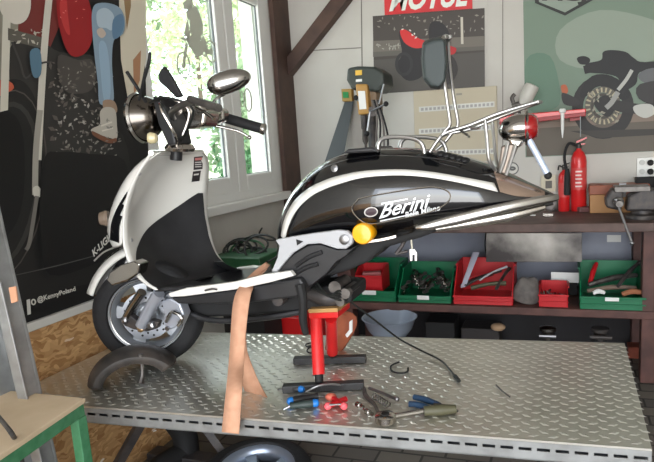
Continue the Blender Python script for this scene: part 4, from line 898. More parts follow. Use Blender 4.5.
MB().prism([m_(538,192,-.03),m_(556,196,-.03),m_(558,204,-.03),m_(552,212,-.03),m_(538,208,-.03)], (0,.06,0)).build('tail_bracket', dark_iron, mo, bevel=.006)
# --- leg shield
YN, YFv = -.2, .2
rows = [((151,153),(202,152)),((147,159),(207,158)),((137,174),(208.5,172)),((129,192),(207,196)),((124,212),(207.5,216)),((123,235),(211,236)),((126,254),(217,254)),((134,272),(227,266)),((146,284),(234,268.5)),((158,290.5),(243,271))]
def srow(a, b, n=16, bow=.05, ylim=(YN,YFv)):
    A, B = P(a[0],a[1],YM+ylim[0]), P(b[0],b[1],YM+ylim[1]); out = []
    for k in range(n+1):
        t = k/n; q = A*(1-t)+B*t; c = (1-(2*t-1)**2); q.x -= bow*c**1.35; out.append(q)
    return out
sr = []
rr_ = [(Vector((a[0],a[1],0)), Vector((b[0],b[1],0))) for a, b in rows]
A_ = spl2([r[0] for r in rr_], 4, False); B_ = spl2([r[1] for r in rr_], 4, False)
nr = len(A_)
for i, (a, b) in enumerate(zip(A_, B_)):
    t = i/(nr-1); sr.append(srow(a.xy, b.xy, 16, .035+.05*math.sin(PI*min(1,t*1.1))*(1-t*.55)))
n = len(sr[0]); sh = MB(); sh.add([p for r in sr for p in r], [(i*n+j,i*n+j+1,(i+1)*n+j+1,(i+1)*n+j) for i in range(nr-1) for j in range(n-1)])
sh.build('leg_shield', paint_white, mo, smooth=True, solid=.008, auto=70)
sv = bvh_of(sh); ls = on(sv,.009,YM-.1)
# top roll of the shield
MB().tube([sr[0][k] for k in range(n)], .010, 10).build('shield_top_edge', paint_white, mo, smooth=True)
# black inner panel
for q in ((172.5,154),(139,173.5),(131,240)): MB().lathe([(.008,0),(.007,.004),(.001,.004)], on(sv,.005,YM)(*q), (.8,-.6,0), 14).build('shield_screw', steel, mo, smooth=True)
dc = MB().use(ink((40,36,38),.4)); dc.add([ls(194,157),ls(203,156),ls(202.5,169),ls(193.5,170)],[(0,1,2,3)]).add([ls(193,171.5),ls(201,170.5),ls(199.5,181),ls(191.5,182)],[(0,1,2,3)])
l6 = on(sv,.0105,YM-.1); dc.use(ink((190,120,116),.4)); dc.add([l6(195,158),l6(202,157.5),l6(202,160),l6(195,160.5)],[(0,1,2,3)]); dc.use(ink((196,192,188),.4))
for k in range(3): dc.add([l6(195,162+2.2*k),l6(201.5,161.6+2.2*k),l6(201.5,162.6+2.2*k),l6(195,163+2.2*k)],[(0,1,2,3)])
dc.add([l6(194,174),l6(199,173.4),l6(198.5,175),l6(193.6,175.6)],[(0,1,2,3)]); dc.build('warning_stickers', None, mo)
# floor board with white edges
fz = m_(200,290,-.2).z
flr = MB(); fr_ = []
for t in [k/10 for k in range(11)]:
    a = Vector((155+t*115, 290-t*11+2.5*math.sin(PI*t), 0)); b = Vector((240+t*31, 270-t*4.8, 0)); fr_.append(srow(a.xy, b.xy, 8, 0))
n = 9; flr.add([p for r in fr_ for p in r], [(i*n+j,i*n+j+1,(i+1)*n+j+1,(i+1)*n+j) for i in range(10) for j in range(8)])
flr.build('floor_board', satin_black, mo, smooth=True, solid=.012)
fv = bvh_of(flr); fo = on(fv,.006,YM-.15)
cb = MB(); cb.add(sh.v, sh.f); cb.add(flr.v, flr.f); co = on(bvh_of(cb),.0125,YM-.1)
drape(MB(), [(198,193),(190,198),(180,205),(168,213),(154,223),(145,232),(139,243),(136,254),(137,266),(142,276),(150,284),(160,289),(175,291),(200,288.5),(226,284.5),(252,280),(268,277)],
            [(203,193),(204,205),(205,216),(207,226),(209,236),(212,245),(215,252),(219,258),(224,262.5),(229,265.5),(235,267.8),(241,269.5),(247,270),(252,269.5),(258,268.5),(264,267.6),(269,267)], co, 10, 4).build('inner_panel', satin_black, mo, smooth=True, auto=80)
def raised(mb, pts, surf): return mb.poly([surf(*q) for q in pts])
e_ = [(168,293.5),(186,288),(208,285.5),(234,282),(262,275),(290,271),(294,276),(272,282),(240,289),(210,293),(184,296.5),(170,297)]
MB().prism([P(a,b,YM-.205) for a,b in e_], (0,.022,0)).build('floor_edge_trim', paint_white, mo, bevel=.003)
MB().prism([P(a,b,YM+.15) for a,b in [(236,268),(250,266.5),(263,268),(262,272),(250,274),(238,273)]], (0,.03,0)).build('floor_edge_trim', paint_white, mo, bevel=.003)
MB().tube([P(205,290.5,YM-.212),P(212,289,YM-.214),P(217,289.6,YM-.212)], .003, 6, 3).build('trim_screw', dark_iron, mo)
MB().prism([P(a,b,YM-.19) for a,b in [(170,298),(200,294.5),(236,290),(272,283),(300,278),(306,288),(300,297),(250,303),(200,305),(178,304)]], (0,.36,0)).build('floor_side_panel', satin_black, mo, bevel=.008)
# --- nose: black fairing with white stripe in front of the shield
nz = [((166,150),(152,164),.10),((150,158),(137,184),.13),((136,176),(124,208),.14),((126,200),(115,230),.13),((121,226),(110,244),.11),((124,246),(120,256),.08)]
ns = MB(); rg = []
for (a, b, w) in nz:
    A = P(a[0],a[1],YM-.185); B = P(b[0],b[1],YM-.06); r_ = []
    for k in range(13):
        q = PI*.78*k/12; r_.append(Vector(((A.x)*(1-math.sin(q))+(B.x)*math.sin(q), YM-.185*math.cos(q), A.z*(1-math.sin(q)*.5)+B.z*math.sin(q)*.5)))
    rg.append(r_)
ns.loft(rg, cap=False, closed=False); ns.build('nose_fairing', paint_white, mo, smooth=True, subsurf=1, solid=-.006)
nv = bvh_of(ns); no = on(nv,.009,YM-.12)
drape(MB(), [(135,180),(124,196),(116,210),(111,224),(110,240)], [(139,183),(131,199),(124,213),(119.5,226),(119,243)], no, 3, 4).build('nose_black_panel', gloss_black, mo, smooth=True)
MB().lathe([(.026,0),(.03,.01),(.024,.03),(.001,.036)], P(109,218,YM-.13), (-1,-.5,0), 20).build('front_indicator', mat('smoked_lens',(120,104,90),.15,coat=1), mo, smooth=True)
# --- front wheel, fork, mudguard
WC = P(152,319,YM-.03); WC.y = YM; WC = Vector((P(151,320,YM-.06).x, YM-.06, ZT+.207)); fw = mo
ax = Vector((-.42,.9,.0)).normalized()
RT, RI = .207, .145
fwd = Vector((-ax.y,ax.x,0)).normalized()
wheel_parts(WC, RT, RI, .112, -ax, mo, 5, alloy, .4)
MB().lathe([(RI-.004,.036),(RI+.010,.040),(RI+.006,.046),(RI-.012,.040),(RI-.014,.030),(RI-.004,.036)], WC, -ax, 56, cap=False).build('rim_lip', chrome, mo, smooth=True)
dk_ = MB().lathe([(.055,.045),(.092,.045),(.092,.049),(.055,.049),(.055,.045)], WC, -ax, 48, cap=False).build('brake_disc', mat('disc_steel',(180,184,192),.3,.7), mo)
hl = MB()
for k in range(24):
    a = 2*PI*k/24; u_ = ax.orthogonal().normalized(); w_ = ax.cross(u_); c = WC-ax*.0492+(u_*math.cos(a)+w_*math.sin(a))*(.068 if k%2 else .08); hl.lathe([(.0045,0),(.0001,.0006)], c, -ax, 8)
hl.build('disc_holes', matte_black, dk_)
wo = lambda u, v, o=-.075: P(u, v, YM+o-.075)
MB().prism([wo(a,b,-.085) for a,b in [(161,301),(170,298),(180,304),(184,315),(179,326),(170,330),(163,325),(164,315)]], (0,.045,0)).build('brake_caliper', mat('caliper_grey',(176,180,190),.35,.5), mo, bevel=.006)
MB().tube([wo(166,322,-.1),wo(172,312,-.1),wo(182,318,-.1),wo(178,326,-.1)], .006, 8, 4).build('brake_hose', chrome, mo, smooth=True)
for q in ((168,328),(181,322),(176,312)): MB().lathe([(.009,0),(.009,.008)], wo(*q,-.088), (0,-1,0), 6).build('caliper_bolt', steel, mo)
MB().tube([wo(141,326,-.10),wo(148,312,-.10),wo(154,301,-.105),wo(159,293,-.11)], [.020,.021,.021,.021], 18, 3).build('fork_leg', mat('fork_silver',(172,176,186),.3,.5), mo, smooth=True)
MB().tube([wo(126,318,-.09),wo(132,307,-.09),wo(142,292,-.1)], [.014,.016,.016], 14, 3).build('shock_sleeve', chrome, mo, smooth=True)
MB().tube([wo(141,326,.10),wo(148,312,.10),wo(156,296,.11)], .019, 14, 3).build('fork_leg', mat('fork_silver',(172,176,186),.3,.5), mo, smooth=True)
MB().prism([wo(a,b,-.095) for a,b in [(120,318),(128,314),(138,322),(150,320),(158,322),(156,329),(146,332),(134,330),(124,326)]], (0,.03,0)).build('axle_link', dark_iron, mo, bevel=.005)
for q, r in (((142,328),.014),((152,325),.016),((126,320),.012)): MB().lathe([(r,0),(r,.012),(r*.5,.016)], wo(*q,-.096), (0,-1,0), 6 if r > .013 else 14).build('axle_nut', mat('brass',(170,140,100),.35,.8) if r == .014 else steel, mo)
# mudguard: arc over the wheel
GK = .87; mg = []; gsec = [(-.068,.20),(-.070,.24),(-.07,.288),(-.055,.310),(-.02,.319),(.02,.319),(.055,.310),(.07,.288),(.070,.24),(.068,.20)]
def gpt(a, lat, rad): rad *= GK; return WC + Vector((.025,.05,.005)) + fwd*(math.cos(a)*rad) + ax*lat + Vector((0,0,math.sin(a)*rad))
for k in range(24):
    a = math.radians(20)+math.radians(52)*k/23; mg.append([gpt(a, l, r) for l, r in gsec])
MB().loft(mg, cap=False, closed=False).build('front_mudguard', gloss_black, mo, smooth=True, solid=.003, auto=70)
rg = [[gpt(math.radians(20)+math.radians(52)*k/23, l, r) for l, r in ((-.073,.280),(-.0715,.292),(-.058,.312))] for k in range(24)]
MB().loft(rg, cap=False, closed=False).build('mudguard_white_edge', paint_white, mo, smooth=True, solid=.004)
MB().prism([P(a,b,YM-.23) for a,b in [(106,280),(109,272),(120,265),(134,261),(140,264),(138,274),(128,281),(112,286)]], (0,.05,0)).build('fork_cover', chrome, mo, bevel=.006, seg=3)
MB().prism([P(a,b,YM-.02) for a,b in [(128,262),(150,280),(176,296),(190,306),(176,312),(150,296),(130,280)]], (0,.1,0)).build('wheel_arch', matte_black, mo, bevel=.01)
# --- handlebar, mirror, headlight
HC = P(178,122,YM)
MB().tube([P(176,160,YM),P(177,140,YM),HC], .022, 14).build('steering_column', satin_black, mo, smooth=True)
MB().tube([P(203,103,YM-.24),P(192,101,YM-.2),P(172,112,YM-.1),HC,P(196,116,YM+.12),P(214,114,YM+.2),P(224,117,YM+.25)], .011, 12, 5).build('handlebar', chrome_tube, mo, smooth=True)
gf = [P(222,117,YM+.25), P(263,129,YM+.29)]; MB().tube(gf, .0205, 20).build('grip', rubber, mo, smooth=True)
gdr = (gf[1]-gf[0]).normalized(); MB().lathe([(.021,-.004),(.0225,0),(.0225,.010),(.019,.014),(.001,.014)], gf[1]-gdr*.004, gdr, 20).build('grip_end', chrome, mo, smooth=True)
MB().lathe([(.021,0),(.021,.02),(.018,.022)], gf[0]-gdr*.022, gdr, 20).build('grip_collar', chrome, mo, smooth=True)
MB().lathe([(.022,0),(.024,.01),(.024,.03),(.02,.034)], P(211,113,YM+.22)-gdr*.0, gdr, 20).build('lever_clamp', chrome_worn, mo, smooth=True)
MB().tube([P(207,124,YM+.23),P(222,127,YM+.26),P(238,131,YM+.28),P(249,137,YM+.29)], [.007,.0065,.006,.005], 10, 5, flat=.6).ball(P(249.5,137.5,YM+.29),.009,10).build('brake_lever', chrome, mo, smooth=True)
gn = [P(190,99,YM-.22), P(219,108,YM-.30)]; MB().tube(gn, .012, 18).build('grip', dirty_steel, mo, smooth=True)
MB().tube([P(196,108,YM-.22),P(206,113,YM-.26),P(214,119,YM-.28)], [.006,.006,.005], 10, 4).build('clutch_lever', chrome, mo, smooth=True)
MB().lathe([(.045,0),(.052,-.02),(.05,-.03),(.02,-.07)], P(168,103,YM-.02), (.3,-.25,.9), 24).build('speedometer', chrome, mo, smooth=True, auto=50)
MB().lathe([(.042,.001),(.042,.003)], P(168,103,YM-.02), (.3,-.25,.9), 24).build('speedometer_face', matte_black, mo)
hx = Vector((-1,-.12,-.05)).normalized(); hc = P(150,117,YM-.03)
MB().lathe([(.02,-.05),(.046,-.04),(.07,-.01),(.082,.03),(.084,.04),(.076,.045)], hc, hx, 32).build('headlight_bowl', mat('headlight_shell',(110,104,98),.2,1), mo, smooth=True, auto=50)
MB().lathe([(.086,.03),(.092,.038),(.088,.048),(.078,.046)], hc, hx, 32, cap=False).build('headlight_rim', chrome, mo, smooth=True)
MB().lathe([(.08,.044),(.055,.056),(.001,.06)], hc, hx, 32).build('headlight_lens', mat('lens_clear',(220,222,220),.1,trans=.6), mo, smooth=True)
for q in ((152,138,-.10),):
    MB().lathe([(.008,-.02),(.018,-.012),(.021,.006),(.016,.014),(.001,.016)], P(*q[:2],YM+q[2]), (-.8,-.4,.1), 18).build('indicator', mat('indicator_cream',(206,192,150),.25,coat=1), mo, smooth=True)
MB().prism([P(a,b,YM-.02) for a,b in [(158,74),(163,66),(170,76),(181,96),(176,98),(166,88),(159,82)]], (0,.02,0)).build('wind_deflector', satin_black, mo, bevel=.003)
MB().tube([P(150,52,YM-.18),P(149,62,YM-.18),P(144,80,YM-.16),P(139,100,YM-.12)], [.004,.006,.005,.005], 8, 4).build('cable_stay', matte_black, mo, smooth=True)
MB().tube([P(127,72,YM-.14),P(136,86,YM-.14),P(146,102,YM-.1)], .006, 8, 3).build('cable_stay', matte_black, mo, smooth=True)
MB().prism([P(a,b,YM-.08) for a,b in [(152,96),(160,98),(170,120),(176,144),(168,146),(158,124)]], (0,.10,0)).build('fork_shroud', satin_black, mo, bevel=.006)
rnd = random.Random(9)
for k in range(9):
    a = P(rnd.uniform(150,172), rnd.uniform(96,110), YM-.1+.03*k); b = P(rnd.uniform(172,196), rnd.uniform(108,140), YM-.12+.03*k)
    MB().tube([a, (a+b)/2+Vector((0,-.03,.03)), b, P(176,150,YM-.03)], .0045, 6, 5).build('control_cable', chrome_worn if k % 3 == 0 else cable_black, mo, smooth=True)
MB().prism([P(a,b,YM+.02) for a,b in [(176,100),(198,100),(206,112),(204,126),(186,130),(176,118)]], (0,.1,0)).build('control_housing', chrome_worn, mo, bevel=.012, seg=3)
MB().lathe([(.05,0),(.055,.01),(.045,.025),(.03,.03)], P(180,151,YM-.02), (.1,0,1), 24).build('steering_head_cover', chrome_worn, mo, smooth=True)
MB().prism([P(a,b,YM+.19) for a,b in [(203,108),(213,105),(223,110),(223,121),(214,124),(204,120)]], (0,.05,0)).build('master_cylinder', chrome, mo, bevel=.01, seg=3)
ms = MB().tube([P(213,104,YM+.22),P(216,99,YM+.22),P(226,93,YM+.22),P(232,88,YM+.22)], .006, 10, 4).build('mirror_stalk', chrome, mo, smooth=True)
mc = P(229,81.5,YM+.22); mir = MB()
mx_ = (P(252,74,YM+.26)-P(206,88,YM+.18)).normalized(); mb_ = Vector((0,0,1)); mb_ = (mb_-mx_*mb_.dot(mx_)).normalized(); md_ = mx_.cross(mb_)
vs = []; N1, N2 = 14, 28; rings = []
for i in range(N1+1):
    th = PI*i/N1; r_ = []
    for j in range(N2):
        ph = 2*PI*j/N2; x = math.sin(th)*math.cos(ph); y = math.sin(th)*math.sin(ph); z = -math.cos(th)
        x = math.copysign(abs(x)**.85, x); r_.append(mc+mx_*(x*.088)+mb_*(y*.044*(1-.12*x))+md_*(z*.034 if z > 0 else z*.008))
    rings.append(r_)
mir.loft(rings).build('mirror_shell', chrome, mo, smooth=True, auto=80)
# ------------------------------------------------------------------ red paddock stand
sd = thing('motorcycle_stand', PZ(320,372,ZT), 'red work stand on black feet under the moped belly', 'stand')
zb = ZT+.0022
def foot(p, q, wd=.032, h=.024):
    d = (q-p).normalized(); nn = Vector((-d.y,d.x,0))*wd/2; a = [p-nn,q-nn,q+nn,p+nn]
    for x in a: x.z = zb
    return MB().hexa(a, [x+Vector((0,0,h)) for x in a])
ffoot = [PZ(283,389,ZT+.012), PZ(364,385,ZT+.012)]; bfoot = [PZ(294,361,ZT+.012), PZ(366,359,ZT+.012)]
foot(*ffoot).build('foot', satin_black, sd, bevel=.002); foot(*bfoot).build('foot', satin_black, sd, bevel=.002)
fy, by_ = (ffoot[0].y+ffoot[1].y)/2, (bfoot[0].y+bfoot[1].y)/2; ty = (fy+by_)/2
ztop = P(322,317,ty).z
for (u, yb) in ((320,fy),(329,by_)):
    a = PZ(u-2 if yb == fy else u, 384 if yb == fy else 360, zb+.024); a.y = yb; t_ = P(316 if yb == fy else 331, 319, ty-.03 if yb == fy else ty+.03)
    MB().tube([a, a+(t_-a)*.35], .014, 12).build('inner_tube', matte_black, sd, smooth=True)
    MB().tube([a+(t_-a)*.12, t_], .021, 14).build('upright', red_paint, sd, smooth=True)
tp_ = [P(309,319,ty-.05), P(338,318,ty-.05)]
MB().hexa([tp_[0],tp_[1],tp_[1]+Vector((0,.12,0)),tp_[0]+Vector((0,.12,0))],[x+Vector((0,0,.02)) for x in (tp_[0],tp_[1],tp_[1]+Vector((0,.12,0)),tp_[0]+Vector((0,.12,0)))]).build('top_plate', red_paint, sd, bevel=.003)
tag(MB().hexa([x+Vector((0,0,.021)) for x in (tp_[0],tp_[1],tp_[1]+Vector((0,.12,0)),tp_[0]+Vector((0,.12,0)))],[x+Vector((0,0,.034)) for x in (tp_[0],tp_[1],tp_[1]+Vector((0,.12,0)),tp_[0]+Vector((0,.12,0)))]).build('wooden_shim', mat('shim',(176,136,84),.7)), 'thin wooden shim on top of the red work stand', 'shim')
# ------------------------------------------------------------------ strap
def ribbon(c, wd, th, k=6):
    """c: list of (left pixel, right pixel, depth)"""
    A = spl2([P(a[0],a[1],y) for a, b, y in c], k, False); B = spl2([P(b[0],b[1],y) for a, b, y in c], k, False); n = len(A)
    return MB().add([p for q in zip(A,B) for p in q], [(2*i,2*i+1,2*i+3,2*i+2) for i in range(n-1)])
yf = FL.y+(FR.y-FL.y)*.45
stp = ribbon([((266,262),(270,265),1.83),((251,274),(258,281),1.76),((238,289),(252,291),1.665),((233,305),(249,305),1.63),((231,330),(246,330),1.60),((229,360),(244,362),1.565),((226,392),(242,392),yf-.02),((223,420),(240,421),yf-.03),((222,432),(239,434),yf-.035)], 0, 0).build('lashing_strap', orange_strap, None, smooth=True, solid=.003)
tag(stp, 'orange woven strap over the footboard hanging past the front edge of the lift', 'strap')
q0, q1 = PZ(252,402,ZT+.006), PZ(268,404,ZT+.006); 
stp2 = ribbon([((262,272),(268,268),1.80),((244,288),(252,287),1.70),((234,306),(246,306),1.66),((232,330),(246,330),1.66),((234,354),(247,350),1.67),((240,376),(253,368),1.66),((246,393),(261,386),1.645),((256,405),(271,403),1.60)], 0, 0).build('lashing_strap', orange_strap, None, smooth=True, solid=.003)
tag(stp2, 'orange woven strap end curling down onto the tread plate behind the longer one', 'strap')
# ------------------------------------------------------------------ things on the tread plate
ZP = ZT+.0024
def T_(u, v, h=0): return PZ(u, v, ZP+h)
# loose black mudguard
lm = thing('loose_mudguard', T_(136,380), 'dusty black loose mudguard lying on the lift in front of the front wheel', 'mudguard')
g0, g1 = T_(86,388), T_(184,372); ctr = (g0+g1)/2; hd_ = (g1-g0); ln = hd_.length; hd_.normalize(); sd_ = Vector((-hd_.y,hd_.x,0)); topz = P(140,351,ctr.y-.02).z-ZP
rg = []
for k in range(25):
    a = PI*(.03+.83*k/24); r_ = []
    for j in range(9):
        q = PI*j/8; rr2 = .66+.34*math.sin(q)**.6
        r_.append(ctr+hd_*(-math.cos(a)*ln/2*rr2*.95)+sd_*(-math.cos(q)*.07)+Vector((0,0,.004+math.sin(a)*topz*rr2)))
    rg.append(r_)
MB().loft(rg, cap=False, closed=False).build('shell', dusty_black, lm, smooth=True, solid=.004)
MB().tube([ctr+sd_*-.06+hd_*.03+Vector((0,0,topz*.95)), ctr+sd_*-.06+hd_*.03+Vector((0,0,topz*.4)), ctr+sd_*-.07+hd_*.02+Vector((0,0,.01))], [.008,.006,.012], 8, 3).build('stay', dirty_steel, lm, smooth=True)
# screwdrivers
def driver(u0, v0, u1, v1, mh, me, blade, label, r=.013, Lb=.09):
    a, b = T_(u0,v0,r), T_(u1,v1,r); d = (b-a).normalized(); t = thing('screwdriver', a, label, 'screwdriver')
    L_ = (b-a).length
    MB().lathe([(r*.8,0),(r,.012),(r*.95,L_*.45),(r*.7,L_*.8),(r*.85,L_)], a, d, 14).build('handle', mh, t, smooth=True)
    MB().lathe([(.001,-.014),(r*.8,-.010),(r*1.02,0),(r*.9,.006)], a, d, 14).build('end_cap', me, t, smooth=True)
    e = b+d*Lb; e.z = ZP+.004; MB().tube([b, e], .003, 8).build('shaft', steel, t, smooth=True)
driver(326,383,294,384,satin_black,blue_plastic,1,'screwdriver with blue end cap lying against the front stand foot',Lb=.03) if False else None
driver(301,389,286,388,satin_black,blue_plastic,1,'screwdriver with blue cap on the front foot of the red stand',.012,.03)
driver(291,401,318,396,satin_black,blue_plastic,1,'black screwdriver with blue cap at the left of the tool pile',.013,.03)
driver(315,403,290,406,mat('handle_teal',(44,56,54),.45),blue_plastic,1,'olive screwdriver with blue cap, nearest the front edge in the tool pile',.013,.02)
# red nippers
nip = thing('red_nippers', T_(336,402), 'red handled nippers with round pink ends in the middle of the tool pile', 'pliers')
for a, b in (((328,406),(346,399)),((344,406),(330,396))):
    MB().tube([T_(*a,.012), T_(*b,.012)], .009, 10).build('arm', red_plastic, nip, smooth=True)
for q in ((328,406),(344,406)): MB().ball(T_(*q,.014), .012, 12).build('ball_end', mat('pink_end',(226,96,104),.4), nip, smooth=True)
MB().tube([T_(328,405,.02),T_(344,404,.02)], .003, 6).build('cross_pin', steel, nip)
tag(MB().ball(T_(331,397,.013), .015, 12, (1.3,1,.8)).build('plug_cap', mat('salmon',(206,110,90),.5), smooth=True), 'salmon coloured round cap beside the red nippers', 'cap')
tag(MB().tube([T_(306,392,.01),T_(318,386,.03),T_(332,384,.028),T_(346,386,.012)], .004, 8, 4).build('steel_hook', steel, smooth=True), 'thin curved steel rod lying over the screwdrivers', 'rod')
for u, v, lb_ in ((357,404,'chrome socket adapter right of the red nippers'),(366,411,'small chrome socket nearest the front edge, left of the ratchet')):
    tag(MB().lathe([(.009,0),(.009,.015),(.006,.017),(.006,.03)], T_(u,v,.009), (.8,-.5,0), 12).build('socket', chrome, smooth=True), lb_, 'socket')
tag(MB().tube([T_(358,404,.006),T_(362,407,.006),T_(366,412,.006)], .0035, 8).build('adapter_bar', chrome, smooth=True), 'short chrome bar between the two small sockets', 'bar')
tag(MB().tube([T_(364,388,.006),T_(366,396,.006),T_(374,404,.006),T_(378,412,.006)], [.006,.008,.006,.005], 8, 4).build('extension_bar', dirty_steel, smooth=True), 'worn steel extension bar leaning to the ratchet head', 'tool')
tag(MB().tube([T_(369,388,.008),T_(382,393,.008),T_(396,399,.008)], .005, 8).ball(T_(397,399,.008),.008,10).build('sliding_handle', steel, smooth=True), 'thin steel T bar with a ball end behind the ratchet', 'tool')
sp_ = MB(); pts = []
a, b = T_(374,396,.012), T_(388,405,.012); d = (b-a); L_ = d.length; d.normalize(); u_ = d.orthogonal().normalized(); w_ = d.cross(u_)
for k in range(61): pts.append(a+d*(L_*k/60)+(u_*math.cos(k*.63)+w_*math.sin(k*.63))*.009)
tag(MB().tube(pts, .002, 6).build('coil_spring', dirty_steel, smooth=True), 'small steel coil spring left of the ratchet handle', 'spring')
rt = thing('ratchet_wrench', T_(386,419), 'ratchet wrench with a round chrome head and olive handle, nearest the front edge', 'ratchet')
rc = T_(385.5,418,.012); MB().lathe([(.022,-.012),(.031,-.010),(.031,.008),(.026,.012),(.001,.012)], rc, (0,0,1), 24).build('head', chrome_worn, rt, smooth=True, auto=40)
MB().lathe([(.012,0),(.012,.003),(.004,.004)], rc+Vector((0,0,.012)), (0,0,1), 16).build('selector', matte_black, rt)
e = T_(424,411,.014); f_ = T_(456,409,.014)
MB().tube([rc, rc+(e-rc)*.4, e], [.013,.008,.008], 12, 3).build('shank', chrome, rt, smooth=True)
MB().tube([e,(e+f_)/2,f_], [.014,.017,.012], 14, 4).build('handle', olive, rt, smooth=True)
bp = thing('blue_pliers', T_(425,404), 'pliers with navy blue handles lying behind the ratchet handle', 'pliers')
MB().tube([T_(409,404,.010),T_(418,405,.010),T_(434,409,.010)], [.009,.010,.007], 10, 4).build('handle', navy_plastic, bp, smooth=True)
MB().tube([T_(414,397,.010),T_(426,400,.010),T_(440,405,.010)], [.009,.010,.007], 10, 4).build('handle', navy_plastic, bp, smooth=True)
MB().tube([T_(434,406,.009),T_(446,408,.009),T_(458,411,.007)], [.010,.012,.004], 10, 3, flat=.6).build('jaws', dark_iron, bp, smooth=True)
# cable, hook wire, small rods, dark orange rag behind the stand
tag(MB().tube([P(352,303,1.9),P(372,318,1.95),T_(398,338,.06),T_(420,350,.02),T_(440,360,.008),T_(450,370,.006),T_(459,381,.006)], .0035, 8, 6).tube([T_(455,376,.006),T_(459,381,.006)], .007, 8).build('control_cable', cable_black, smooth=True), 'thin black cable running from under the moped onto the tread plate', 'cable')
tag(MB().tube([T_(399,362,.004),T_(391,366,.004),T_(392,371,.004),T_(400,373,.004),T_(407,372,.004),T_(408,368,.004)], .0035, 8, 5).build('hook_wire', matte_black, smooth=True), 'small black hooked wire alone in the middle of the tread plate', 'wire')
tag(MB().tube([T_(496,385,.004),T_(502,391,.004),T_(510,397,.004)], .0025, 6).build('thin_rod', dark_iron), 'thin dark rod lying on the right half of the tread plate', 'rod')
rag = MB(); rg = []
rp = [(343,312,.02),(345,318,.05),(342,328,.06),(338,340,.05),(333,352,.035),(330,362,.012)]
for k, (u, v, r) in enumerate(rp):
    c = P(u,v,2.08); rg.append([c+Vector((math.cos(a)*r*(1+.15*math.sin(3*a+k)), math.sin(a)*r*.6, .01*math.sin(2*a+k))) for a in [2*PI*j/16 for j in range(16)]])
tag(rag.loft(rg).build('orange_rag', orange_cloth, smooth=True, subsurf=1), 'crumpled orange cloth hanging behind the red stand', 'cloth')
tag(MB().prism([P(349,322,1.98),P(352,320,1.98),P(352,332,1.98),P(347,338,1.98),P(345,335,1.98),P(349,330,1.98)], (0,.01,0)).build('white_tie', paper, bevel=.002), 'white tie end on the orange cloth behind the red stand', 'tie')
hz_ = T_(314,350,.01); pts = [hz_+Vector((math.cos(k*.5)*.035*(1-k/90), math.sin(k*.5)*.03, .01+.012*math.sin(k*.21))) for k in range(40)]
tag(MB().tube(pts, .003, 6).build('wire_coil', cable_black, smooth=True), 'loose coil of thin black wire on the plate left of the stand', 'wire')
tag(MB().box((hz_.x-.11,2.2,ZP),(hz_.x-.02,2.26,ZP+.10)).build('red_can', red_plastic, bevel=.01), 'red box at the far edge of the lift behind the stand', 'box') if False else None
# ------------------------------------------------------------------ post and green work table in the left foreground
pm = galv; YP = 1.28
pl0 = P(39,388,YP); pw = pl0.x-P(2,388,YP).x
ps2 = thing('steel_post', (pl0.x-pw/2,YP,0), 'galvanised steel channel post rising at the left edge in front of the poster', 'post')
def lineX(v0, v1, u0, u1, Y):   # straight upright through two pixels
    a, b = P(u0,v0,Y), P(u1,v1,Y); k = (b.x-a.x)/(b.z-a.z); return lambda z: a.x+k*(z-a.z)
xr_ = lineX(274,388,13,39,YP)
def up_(dx0, dx1, y0, y1, z0, z1, m, nm, bev=.002):
    return MB().hexa([(xr_(z0)+dx0,y0,z0),(xr_(z0)+dx1,y0,z0),(xr_(z0)+dx1,y1,z0),(xr_(z0)+dx0,y1,z0)],[(xr_(z1)+dx0,y0,z1),(xr_(z1)+dx1,y0,z1),(xr_(z1)+dx1,y1,z1),(xr_(z1)+dx0,y1,z1)]).build(nm, m, ps2, bevel=bev)
up_(-.11,-.002,YP,YP+.01,0,2.2,pm,'web'); up_(-.022,-.002,YP-.05,YP,0,2.2,pm,'flange'); up_(-.11,-.096,YP-.05,YP,0,2.2,pm,'flange')
up_(-.024,.012,YP-.056,YP-.05,0,.0+P(30,277,YP).z,pm,'side_channel'); up_(-.075,-.045,YP-.004,YP,0,2.2,mat('shadow_zinc',(126,128,130),.5,.5),'shadow_strip')  # the darker strip down the web is a painted shadow
MB().prism([P(u,v,YP-.058) for u,v in ((10,287),(17,286),(19,301),(13,303))], (0,-.006,0)).build('rust_patch_plate', mat('rust_pink',(190,140,110),.7), ps2, bevel=.002)
ZG = .72
gk, gl, gr = PZ(85,398,ZG), PZ(0,389.5,ZG), PZ(0,455,ZG)
gt = thing('work_table', (gk.x-.25,gk.y-.3,0), 'green steel work table with a plywood top in the left foreground', 'table')
dF = (gl-gk).normalized(); dN = (gr-gk).normalized(); LF, LN = .62, .95
c0, c1, c2, c3 = gk, gk+dF*LF, gk+dF*LF+dN*LN, gk+dN*LN
LN = .72; c2, c3 = gk+dF*LF+dN*LN, gk+dN*LN
dz = Vector((0,0,-.014)); MB().hexa([c+dz for c in (c0,c1,c2,c3)], [c0,c1,c2,c3]).build('table_top', plywood, gt, bevel=.002)
cen = (c0+c2)/2
inn = [c+(cen-c)*.012 for c in (c0,c1,c2,c3)]; inn2 = [c+(cen-c)*.10 for c in (c0,c1,c2,c3)]
for k in range(4):
    a, b, a2, b2 = inn[k], inn[(k+1)%4], inn2[k], inn2[(k+1)%4]
    MB().hexa([x+Vector((0,0,-.05)) for x in (a,b,b2,a2)], [x+Vector((0,0,-.0145)) for x in (a,b,b2,a2)]).build('frame_rail', green_frame, gt, bevel=.002)
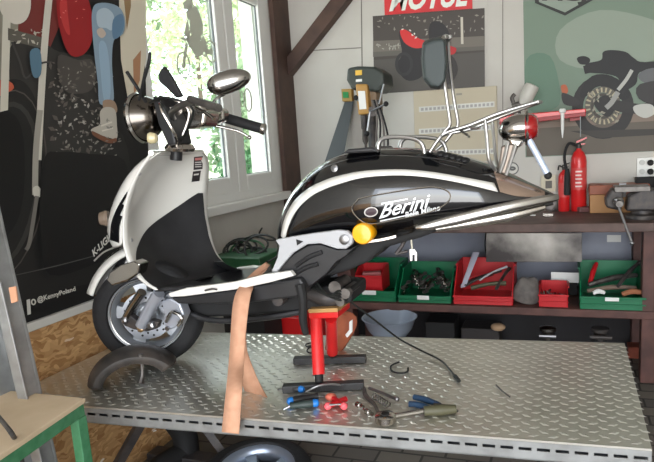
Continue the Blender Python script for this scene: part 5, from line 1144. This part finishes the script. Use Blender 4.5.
for c in inn:
    q = c+(cen-c).normalized()*.02; MB().box((q.x-.016,q.y-.016,.001),(q.x+.016,q.y+.016,ZG-.05)).build('leg', green_frame, gt, bevel=.002)
tag(MB().tube([PZ(-12,405,ZG+.02),PZ(2,421,ZG+.03),PZ(12,434,ZG+.03),P(19,448,gk.y-.12),P(23,466,gk.y-.12)], .006, 8, 6).build('power_cable', mat('cable_dark_grey',(60,58,56),.5), smooth=True), 'dark grey cable lying over the near edge of the green work table', 'cable')
# ------------------------------------------------------------------ light
W = bpy.data.worlds.new('world'); S.world = W; W.use_nodes = True
nt = W.node_tree; bg = nt.nodes['Background']
sky = nt.nodes.new('ShaderNodeTexSky'); sky.sky_type = 'NISHITA'; sky.sun_disc = False; sky.sun_elevation = math.radians(52); sky.sun_rotation = math.radians(-70)
mixn = nt.nodes.new('ShaderNodeMixRGB'); mixn.inputs[0].default_value = .75; mixn.inputs[2].default_value = (4.2,4.3,4.5,1)
nt.links.new(sky.outputs[0], mixn.inputs[1]); nt.links.new(mixn.outputs[0], bg.inputs[0]); bg.inputs[1].default_value = 1.0
sn = bpy.data.lights.new('sun', 'SUN'); sn.energy = 4.5; sn.angle = math.radians(1.5); sn.color = (1,.95,.86)
so_ = bpy.data.objects.new('sun', sn); COL.objects.link(so_); so_.rotation_euler = Vector((-.75,.25,-1)).to_track_quat('-Z','Y').to_euler()
def area(name, loc, rot, sx, sy, e, c=(1,1,1)):
    l = bpy.data.lights.new(name, 'AREA'); l.shape = 'RECTANGLE'; l.size = sx; l.size_y = sy; l.energy = e; l.color = c
    o = bpy.data.objects.new(name, l); COL.objects.link(o); o.location = loc; o.rotation_euler = rot; return l
area('garage_door_daylight', ((XL+XR)/2, YF-.02, 1.3), (PI/2,0,0), XR-XL-.3, 2.4, 72, (1,.97,.92))
S.view_settings.view_transform = 'Standard'; S.view_settings.look = 'None'; S.view_settings.gamma = 1; S.view_settings.exposure = 0.42
S.cycles.use_denoising = True; S.cycles.max_bounces = 8; S.cycles.diffuse_bounces = 4
